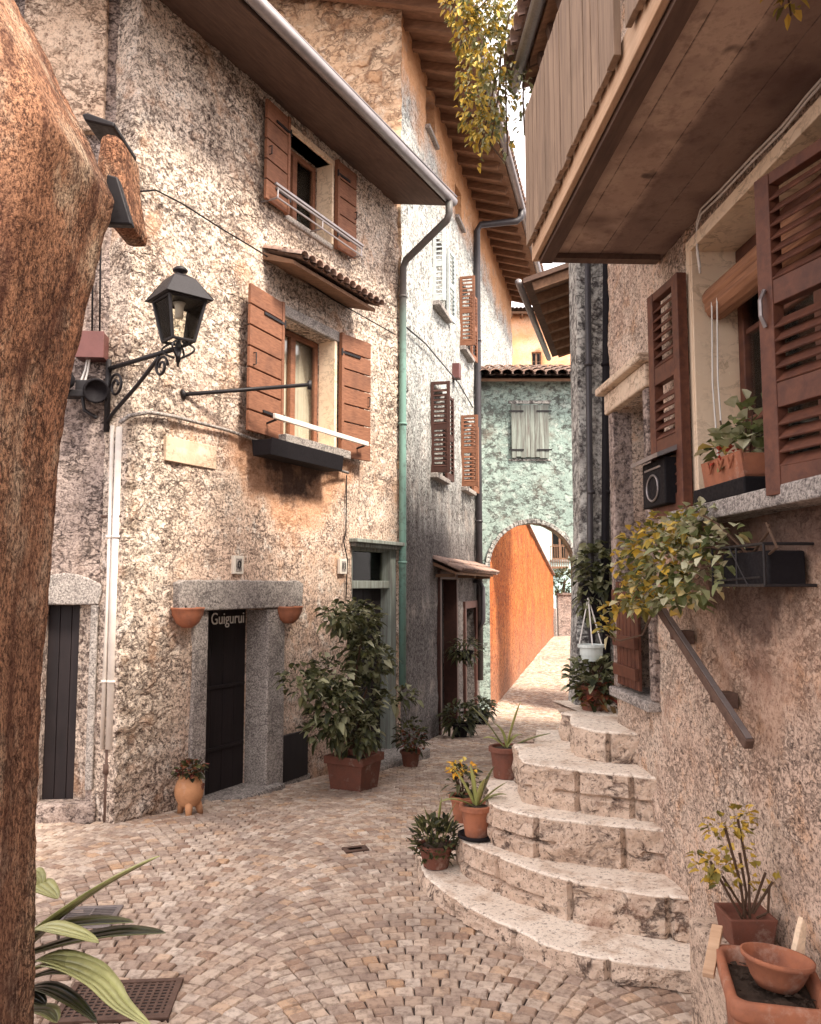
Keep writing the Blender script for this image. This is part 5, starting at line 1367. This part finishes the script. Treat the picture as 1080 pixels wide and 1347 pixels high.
# --- clay jar by the front door
q = G(246, 1075, 0); q = M.w(M.hit(246, 1060, .22)[0], .24, 0)
zj = gz(q.y) + .0
t = thing('clay_jar', 'ochre ribbed clay jar on three feet with red flowers by the granite doorway', 'flower jar', (q.x, q.y, zj), M.ang)
mb = MB(); prof = [(.06, .075)]
for i in range(25):
    f = i / 24; prof.append((.07 + .052 * math.sin(PI * min(1, f * .92 + .02)) ** .8 + (.0035 if i % 2 else 0), .08 + .235 * f))
prof += [(.095, .325), (.098, .335), (.085, .335), (.08, .3), (0, .3)]
mb.lathe(prof, seg=28)
mb.build('jar', MAT['jar'], t, smooth=True)
for a in (-2.4, -.75, 1.57):
    mb = MB(); c, s = math.cos(a), math.sin(a); mb.tube([(c * .06, s * .06, .14), (c * .085, s * .085, .06), (c * .1, s * .1, 0)], [.035, .032, .024], 10); mb.build('foot', MAT['jar'], t, smooth=True)
mb = MB()
for k in range(7): mb.tube([(.03 + .008 * math.cos(k) * k * .4, -.118 - .004, .25 - .02 * math.sin(k * .9)), (.05 + .01 * math.sin(k * 2), -.112, .23 + .02 * math.cos(k * 1.7))], .006, 5)
mb.build('relief', MAT['terra_d'], t)
mb = MB(); cloud(mb, (0, 0, .38), (.13, .12, .07), 110, .065, .045); mb.build('foliage', MAT['leaf_d'], t)
mb = MB(); cloud(mb, (-.02, -.03, .4), (.13, .11, .06), 70, .05, .04); mb.build('flower', MAT['leaf_r'], t)

# --- window sill planter with geranium
a = RR.hit(932, 628, .05); b = RR.hit(1000, 620, .05); zs = RR.hit(1000, 655, 0)[1]
c = RR.w((a[0] + b[0]) / 2 + .02, .03, zs + .003)
t = thing('sill_planter', 'terracotta trough of pale geranium leaves on the sill of the big louvred window', 'planter', c, RR.ang)
w = .2; za = .075
mb = MB(); mb.prism([(-.07, za), (.07, za), (.085, za + .11), (.075, za + .11), (.065, za + .015), (-.065, za + .015), (-.075, za + .11), (-.085, za + .11)], -w, w, 'x'); mb.box(-w, -w + .012, -.07, .07, za, za + .1); mb.box(w - .012, w, -.07, .07, za, za + .1)
for x in (-.12, -.02, .08): mb.tube([(x, -.086, za + .1), (x + .03, -.09, za + .05), (x + .06, -.086, za + .1)], .006, 5)
mb.build('trough', MAT['terra'], t, bevel=.005)
mb = MB(); mb.box(-w - .06, w + .06, -.1, .1, -.0, .07); mb.build('stand', MAT['blackplastic'], t, bevel=.006)
mb = MB(); mb.box(-w + .02, w - .02, -.06, .06, za + .06, za + .09); mb.build('soil', MAT['soil'], t)
mb = MB(); cloud(mb, (.0, -.02, za + .15), (.2, .1, .08), 70, .075, .07, .3, .25); cloud(mb, (.12, .0, za + .24), (.1, .08, .1), 36, .075, .07, .3, .25); mb.build('foliage', MAT['leaf_v'], t)
mb = MB(); cloud(mb, (.0, -.06, za + .12), (.16, .04, .04), 18, .03, .03); mb.build('flower', MAT['flower_r'], t)
mb = MB()
for (x, y, x2, z2) in ((-.1, 0, -.17, .38), (.05, 0, .1, .4), (.1, 0, .14, .34), (-.12, -.02, -.24, .22)): mb.tube([(x, y, za + .06), (x2, y, z2)], .004, 5)
mb.build('stem', MAT['stem'], t)

# --- trailing vine on a wire bracket
a = RR.hit(950, 722, .16); b = RR.hit(1012, 770, .16)
cs, cz = (a[0] + b[0]) / 2, b[1]; o = RR.w(cs, 0, cz)
t = thing('vine_basket', 'black wall basket with a pale and golden trailing vine below the big louvred window', 'wall planter', o, RR.ang)
w = (b[0] - a[0]) / 2; hh = a[1] - b[1]
mb = MB(); mb.box(-w, w, -.16, -.02, .0, hh * .85); mb.build('trough', MAT['blackplastic'], t, bevel=.008)
mb = MB()
for z in (0, hh): mb.tube([(-w - .03, 0, z), (-w - .03, -.19, z), (w + .03, -.19, z), (w + .03, 0, z)], .006, 6)
for x in (-w - .03, 0, w + .03): mb.tube([(x, -.19, 0), (x, -.19, hh)], .005, 6)
mb.tube([(-w * .3, -.192, hh), (w * .5, -.192, 0)], .004, 5); mb.tube([(w, -.192, hh * .2), (-w, -.192, hh * .12)], .004, 5)
mb.build('wire_bracket', MAT['iron'], t)
fol, gold, st = MB(), MB(), MB()
def vp(px, py, n):
    s_, z_ = RR.hit(px, py, n); return Vector((s_ - cs, -n, z_ - cz))
def vc(px, py, n, rx, ry, rz, k, gk=0, L=.056):
    k = int(k * 1.15); gk = int(gk * 2.1); rx *= 1.12; rz *= 1.15
    c = vp(px, py, n)
    if k: cloud(fol, c, (rx, ry, rz), k, L, L * .85, .1, .3)
    if gk: cloud(gold, c + Vector((0, -.02, .02)), (rx, ry, rz), gk, L * .9, L * .75, .1, .3)
for (px, py, n, rx, ry, rz, k, gk) in ((900, 715, .2, .17, .1, .09, 90, 6), (880, 740, .22, .17, .11, .10, 95, 12), (915, 755, .2, .16, .1, .10, 90, 2), (860, 765, .22, .14, .1, .09, 70, 18), (850, 720, .22, .14, .1, .08, 40, 30), (880, 700, .22, .14, .1, .06, 30, 24), (895, 785, .2, .14, .1, .07, 60, 3), (835, 785, .22, .1, .08, .06, 36, 16), (940, 735, .2, .1, .08, .09, 45, 0), (925, 695, .2, .12, .08, .05, 30, 3), (812, 800, .22, .07, .06, .05, 16, 12), (850, 795, .22, .1, .07, .05, 26, 10), (800, 828, .2, .05, .04, .03, 5, 12), (830, 745, .22, .08, .08, .07, 14, 20), (925, 672, .18, .06, .05, .03, 16, 0), (965, 700, .18, .06, .05, .02, 8, 0), (900, 675, .15, .03, .03, .03, 6, 0)):
    vc(px, py, n, rx, ry, rz, k, gk)
for pts in (((985, 735), (940, 720), (890, 720), (845, 745), (812, 800), (798, 825)), ((980, 735), (930, 745), (880, 770), (835, 790)), ((985, 730), (945, 690), (915, 672), (898, 668)), ((870, 740), (850, 705), (840, 690)), ((880, 760), (862, 800), (845, 835), (815, 843), (797, 835)), ((985, 735), (1010, 700), (1012, 690)), ((1005, 735), (1022, 720), (1008, 688))):
    st.tube([vp(x, y, .12 + .08 * min(1, i)) for i, (x, y) in enumerate(pts)], .005, 5)
fol.build('foliage', MAT['leaf_v'], t); gold.build('golden_foliage', MAT['leaf_y'], t); st.build('stem', MAT['stem'], t)

# --- vine hanging from the tiled roof edge at the top
o = RR.w(-1.9, .46, 5.85)
t = thing('hanging_vine', 'golden and grey-green vine hanging from the tiled roof edge against the bright sky', 'vine', o)
Yv = 6.2
def hp(px, py, y=Yv): return D(px, py, y) - o
g1, g2, st = MB(), MB(), MB()
for (px, py, rx, rz, k, gk) in ((660, 15, .22, .16, 130, 20), (690, 40, .16, .2, 110, 4), (640, 45, .2, .16, 100, 60), (665, 80, .18, .2, 150, 24), (628, 95, .13, .18, 50, 80), (650, 125, .16, .18, 100, 50), (625, 150, .11, .14, 20, 75), (645, 170, .1, .12, 30, 50), (632, 185, .08, .08, 10, 40), (655, 150, .08, .15, 50, 8), (688, 120, .06, .2, 40, 0), (610, 25, .1, .12, 10, 40), (630, 5, .2, .12, 60, 50), (630, 215, .02, .02, 0, 5), (668, 190, .03, .1, 10, 2), (690, 165, .07, .06, 16, 0), (620, -15, .2, .1, 50, 40), (670, -25, .25, .12, 90, 10), (612, 50, .08, .12, 10, 50), (605, 10, .12, .15, 30, 60), (640, 65, .15, .15, 30, 70), (618, 120, .07, .1, 4, 40), (648, 20, .12, .14, 60, 60)):
    c = hp(px, py); 
    if k: cloud(g1, c, (rx * 1.1, .16, rz), int(k * 1.15), .045, .032, -.3, .5)
    if gk: cloud(g2, c + Vector((-.02, -.04, 0)), (rx * 1.1, .16, rz), int(gk * .9), .052, .04, -.3, .5)
for pts in (((695, -20), (670, 20), (655, 90), (640, 160), (630, 190), (634, 212)), ((695, -10), (690, 60), (688, 130), (690, 175)), ((690, -20), (640, 0), (612, 30), (606, 60)), ((660, 60), (655, 130), (645, 190), (665, 215)), ((670, 40), (665, 120), (668, 205))):
    st.tube([hp(x, y) for x, y in pts], .007, 5)
st.tube([hp(695, -15), Vector((.05, 0, .05)), Vector((.2, .0, .12))], .01, 6)
g1.build('foliage', MAT['leaf_v'], t); g2.build('golden_foliage', MAT['leaf_y'], t); st.build('stem', MAT['stem'], t)
# sprig over the balcony edge at the top right
o = RR.w(1.25, .95, 3.75); cc = D(1040, 8, 2.35)
t = thing('hanging_sprig', 'small sprig of yellow leaves hanging below the balcony at the top edge', 'vine', cc)
mb = MB(); cloud(mb, (0, 0, 0), (.035, .03, .03), 14, .035, .022, -.4, .4); cloud(mb, (-.02, 0, .06), (.06, .04, .03), 12, .035, .022, -.4, .4); mb.build('foliage', MAT['leaf_y'], t)
mb = MB(); mb.tube([(0, 0, -.03), (-.01, 0, .06), (-.02, .02, 3.72 - cc.z)], .003, 5); mb.build('stem', MAT['stem'], t)

# --- pots at the lower right
t = thing('stone_plinth', 'pale rough stone block standing at the foot of the wall behind the big planter', 'stone block', (1.13, 3.42, 0))
mb = MB(); mb.box(.05, .30, -.18, .22, -.02, .50); mb.build('block', MAT['riser'], t, bevel=.02)
c = D(978, 1228, 3.42)
t = thing('potted_rose', 'leggy rose plant in a dark square pot on the pale stone block', 'potted plant', (1.325, 3.38, .50))
mb = MB(); H = .13; a, b = .085, .105
mb.add([(-a, -a, 0), (a, -a, 0), (a, a, 0), (-a, a, 0), (-b, -b, H), (b, -b, H), (b, b, H), (-b, b, H), (-b + .015, -b + .015, H), (b - .015, -b + .015, H), (b - .015, b - .015, H), (-b + .015, b - .015, H), (-b + .03, -b + .03, H - .04), (b - .03, -b + .03, H - .04), (b - .03, b - .03, H - .04), (-b + .03, b - .03, H - .04)],
       [(3, 2, 1, 0), (12, 13, 14, 15)] + [(i + k, (i + 1) % 4 + k, (i + 1) % 4 + 4 + k, i + 4 + k) for k in (0, 4, 8) for i in range(4)]); mb.build('pot', MAT['terra_d'], t, bevel=.005)
st, lf = MB(), MB()
for (x, y, x2, z2, k) in ((0, 0, -.09, .42, 16), (.02, 0, -.03, .45, 18), (.03, .02, -.10, .2, 22), (-.02, -.03, -.17, .28, 22), (.05, 0, .1, .16, 7), (0, .02, -.02, .3, 9)):
    st.tube([(x, y, .1), ((x + x2) / 2 + .02, y - .02, (.1 + z2) / 2), (x2, y - .03, z2 + .08)], .006, 6)
    cloud(lf, (x2, y - .03, z2 + .08), (.08, .06, .06), int(k * 1.7), .045, .036, .3, .3)
for (x, z) in ((.09, .3), (.12, .26)): st.tube([(x * .3, 0, .12), (x, -.02, z)], .006, 6)
lf.build('foliage', MAT['leaf_y'], t); st.build('stem', MAT['stem'], t); t.scale = (.88, .88, .9)
# big rectangular planter
c = G(1000, 1272, .5)
t = thing('rectangular_planter', 'big rectangular terracotta planter with rounded rim at the near right corner', 'planter', (1.225, 2.92, 0), -.24)
def rrect(w, d, r, n=5):
    out = []
    for (cx, cy, a0) in ((w - r, d - r, 0), (-w + r, d - r, PI / 2), (-w + r, -d + r, PI), (w - r, -d + r, 1.5 * PI)):
        for i in range(n + 1): a = a0 + PI / 2 * i / n; out.append((cx + r * math.cos(a), cy + r * math.sin(a)))
    return out
mb = MB(); lev = [(.11, .17, .0), (.136, .206, .50), (.14, .21, .515), (.156, .226, .52), (.16, .23, .535), (.16, .23, .562), (.155, .226, .58), (.138, .208, .582), (.13, .2, .572), (.122, .19, .50)]
vs = []; n = 24
for w, d, z in lev: vs += [(x, y, z) for x, y in rrect(w, d, .05)]
mb.add(vs, [(j * n + i, j * n + (i + 1) % n, (j + 1) * n + (i + 1) % n, (j + 1) * n + i) for j in range(len(lev) - 1) for i in range(n)] + [tuple(range(n - 1, -1, -1))])
mb.build('planter', MAT['terra'], t, smooth=True)
mb = MB(); vs = []; m_ = 14
for j in range(m_ + 1):
    for i in range(m_ + 1):
        x = -.122 + .244 * i / m_; y = -.19 + .38 * j / m_; vs.append((x, y, .525 + .02 * noise.noise(Vector((x * 20, y * 20, 3)))))
mb.add(vs, [(j * (m_ + 1) + i, j * (m_ + 1) + i + 1, (j + 1) * (m_ + 1) + i + 1, (j + 1) * (m_ + 1) + i) for j in range(m_) for i in range(m_)]); 
for i in range(60):
    x, y = R.uniform(-.11, .11), R.uniform(-.17, .17); mb.leaf((x, y, .54), (R.uniform(-1, 1), R.uniform(-1, 1), .2), .03, .02)
mb.build('soil', MAT['soil'], t)
t = thing('plant_bowl', 'wide terracotta bowl lying tilted in the big rectangular planter', 'clay bowl', (1.245, 2.93, .54), 0)
mb = MB(); m = Matrix.Rotation(.12, 4, 'Y') @ Matrix.Rotation(-.06, 4, 'X')
mb.lathe([(.065, 0), (.085, .028), (.108, .08), (.118, .085), (.12, .1), (.112, .1), (.102, .075), (.07, .02), (0, .015)], seg=32, m=m); mb.build('bowl', MAT['terra'], t, smooth=True)
t = thing('clay_shard', 'pale pointed clay shard stuck in the big planter next to the wall', 'shard', (1.37, 3.06, .53), .3)
mb = MB(); mb.prism([(-.03, 0), (.03, 0), (.05, .16), (.035, .185), (.02, .15)], -.012, .012, 'y'); mb.build('shard', MAT['cream'], t, bevel=.004)
t = thing('wooden_slat', 'pale wooden slat leaning across the corner of the big planter', 'slat', (1.12, 3.16, .57), -.5)
mb = MB(); mb.box(-.02, .02, -.15, .1, .0, .02, None, Matrix.Rotation(.35, 4, 'X')); mb.build('slat', MAT['palewood'], t, bevel=.003)

# --- strap-leaf plant at the lower left
o = D(28, 1290, 2.95); o.z = .0
t = thing('strap_leaf_plant', 'big strap-leaved plant with pale green and dark blades beside the russet pillar', 'plant', (o.x, o.y, 0))
mb = MB(); mb.lathe([(.12, 0), (.16, .26), (.18, .26), (.18, .3), (.15, .3), (.14, .25), (0, .25)], seg=24); mb.build('pot', MAT['terra_d'], t, smooth=False)
def lp(*a): return [D(x, y, d) - Vector((o.x, o.y, 0)) for x, y, d in a]
mb = MB()
spine(mb, lp((20, 1262, 2.95), (75, 1212, 2.85), (140, 1165, 2.8), (210, 1126, 2.75)), 0.109, .62, .35)
spine(mb, lp((10, 1255, 2.95), (60, 1225, 2.85), (120, 1215, 2.75), (176, 1213, 2.7)), 0.109, .15, .25)
spine(mb, lp((15, 1265, 2.9), (80, 1245, 2.8), (150, 1230, 2.7), (218, 1227, 2.65)), 0.123, .05, .25)
spine(mb, lp((0, 1250, 2.85), (50, 1222, 2.7), (95, 1228, 2.6), (130, 1240, 2.55)), 0.087, .95, .2)
spine(mb, lp((10, 1285, 2.85), (60, 1262, 2.7), (110, 1275, 2.6), (140, 1292, 2.55), (166, 1312, 2.5)), 0.102, .75, .25)
spine(mb, lp((10, 1290, 2.85), (70, 1270, 2.65), (125, 1290, 2.5), (160, 1325, 2.42), (200, 1352, 2.38)), 0.090, .9, .3)
spine(mb, lp((10, 1300, 2.85), (60, 1282, 2.75), (100, 1280, 2.65), (135, 1285, 2.6)), 0.072, .1, .25)
spine(mb, lp((15, 1310, 2.85), (55, 1300, 2.75), (95, 1318, 2.65), (128, 1345, 2.6)), 0.072, .02, .25)
spine(mb, lp((0, 1300, 2.85), (35, 1310, 2.75), (60, 1322, 2.7)), 0.087, .0, .2)
spine(mb, lp((10, 1200, 2.95), (42, 1165, 2.9), (60, 1170, 2.85), (76, 1182, 2.8)), 0.102, 1.0, .1)
spine(mb, lp((5, 1190, 2.95), (35, 1150, 2.92), (48, 1155, 2.9), (54, 1166, 2.88)), 0.087, .95, .1)
spine(mb, lp((20, 1330, 2.8), (60, 1330, 2.7), (75, 1345, 2.65)), 0.072, .5, .2)
mb.build('leaves', MAT['strap'], t, smooth=True, sol=.003)

# --- iron grates in the paving
def grate(label, px, mat, nx, ny, bar, cat='drain grate'):
    q = [G(x, y, .012) for x, y in px]; c = sum(q, Vector()) / 4
    ux = ((q[1] - q[0]) + (q[2] - q[3])) / 2; uy = ((q[3] - q[0]) + (q[2] - q[1])) / 2
    w, l = ux.length / 2, uy.length / 2; ang = math.atan2(ux.y, ux.x)
    t = thing('drain_grate', label, cat, (c.x, c.y, gz(c.y)), ang)
    mb = MB(); f = .03
    mb.box(-w, w, -l, -l + f, -.01, .018); mb.box(-w, w, l - f, l, -.01, .018); mb.box(-w, -w + f, -l + f, l - f, -.01, .018); mb.box(w - f, w, -l + f, l - f, -.01, .018)
    mb.build('frame', MAT[mat], t, bevel=.003)
    mb = MB()
    for i in range(nx): x = -w + f + (2 * w - 2 * f) * (i + .5) / nx; mb.box(x - bar, x + bar, -l + f, l - f, -.006, .013)
    for i in range(ny): y = -l + f + (2 * l - 2 * f) * (i + .5) / ny; mb.box(-w + f, w - f, y - bar, y + bar, -.006, .0125)
    mb.build('bars', MAT[mat], t)
    mb = MB(); mb.box(-w, w, -l, l, -.012, .0092); mb.build('pit', MAT['room'], t)
grate('grey slotted drain grate half hidden by the upper strap leaves', [(78, 1222), (158, 1219), (150, 1192), (78, 1195)], 'gut', 1, 11, .005)
grate('rust-brown waffle manhole grate under the lower strap leaves', [(62, 1348), (230, 1338), (234, 1288), (100, 1292)], 'rust', 13, 11, .006)
grate('small dark drain grate far out in the middle of the cobbles', [(446, 1119), (478, 1115), (488, 1110), (458, 1113)], 'rust', 6, 1, .02)

# ================================================================== LIGHT, SKY, CAMERA
w = bpy.data.worlds.new('World'); SC.world = w; w.use_nodes = True
nt = w.node_tree; bg = nt.nodes['Background']; sky = nt.nodes.new('ShaderNodeTexSky'); sky.sky_type = 'NISHITA'; sky.sun_disc = False
to_sun = Vector((.50, -.42, .76)).normalized()
sky.sun_elevation = math.asin(to_sun.z); sky.sun_rotation = math.atan2(to_sun.x, to_sun.y)
sky.air_density = .7; sky.dust_density = 5.0; sky.ozone_density = .3; sky.altitude = 200
mx = nt.nodes.new('ShaderNodeMix'); mx.data_type = 'RGBA'; mx.inputs[0].default_value = .72
nt.links.new(sky.outputs[0], mx.inputs[6]); mx.inputs[7].default_value = (9.4, 8.5, 8.1, 1)   # thin bright cloud veil over the sky
nt.links.new(mx.outputs[2], bg.inputs[0]); bg.inputs[1].default_value = .128
ld = bpy.data.lights.new('sun', 'SUN'); ld.energy = 3.0; ld.angle = math.radians(11); ld.color = (1, .9, .76)
lo = bpy.data.objects.new('sun', ld); COL.objects.link(lo); lo.rotation_euler = to_sun.to_track_quat('Z', 'Y').to_euler()
cd = bpy.data.cameras.new('camera'); cd.sensor_fit = 'HORIZONTAL'; cd.sensor_width = 36; cd.lens = 36 * FPX / 1080; cd.clip_end = 2000; cd.clip_start = .05
co = bpy.data.objects.new('camera', cd); COL.objects.link(co); co.location = (0, 0, EYE); co.rotation_euler = (PI / 2 + TH, 0, 0); SC.camera = co
SC.view_settings.view_transform = 'Standard'; SC.view_settings.look = 'None'; SC.view_settings.gamma = 1
SC.view_settings.exposure = 1.5
SC.render.engine = 'CYCLES'; SC.cycles.max_bounces = 8; SC.cycles.use_denoising = True
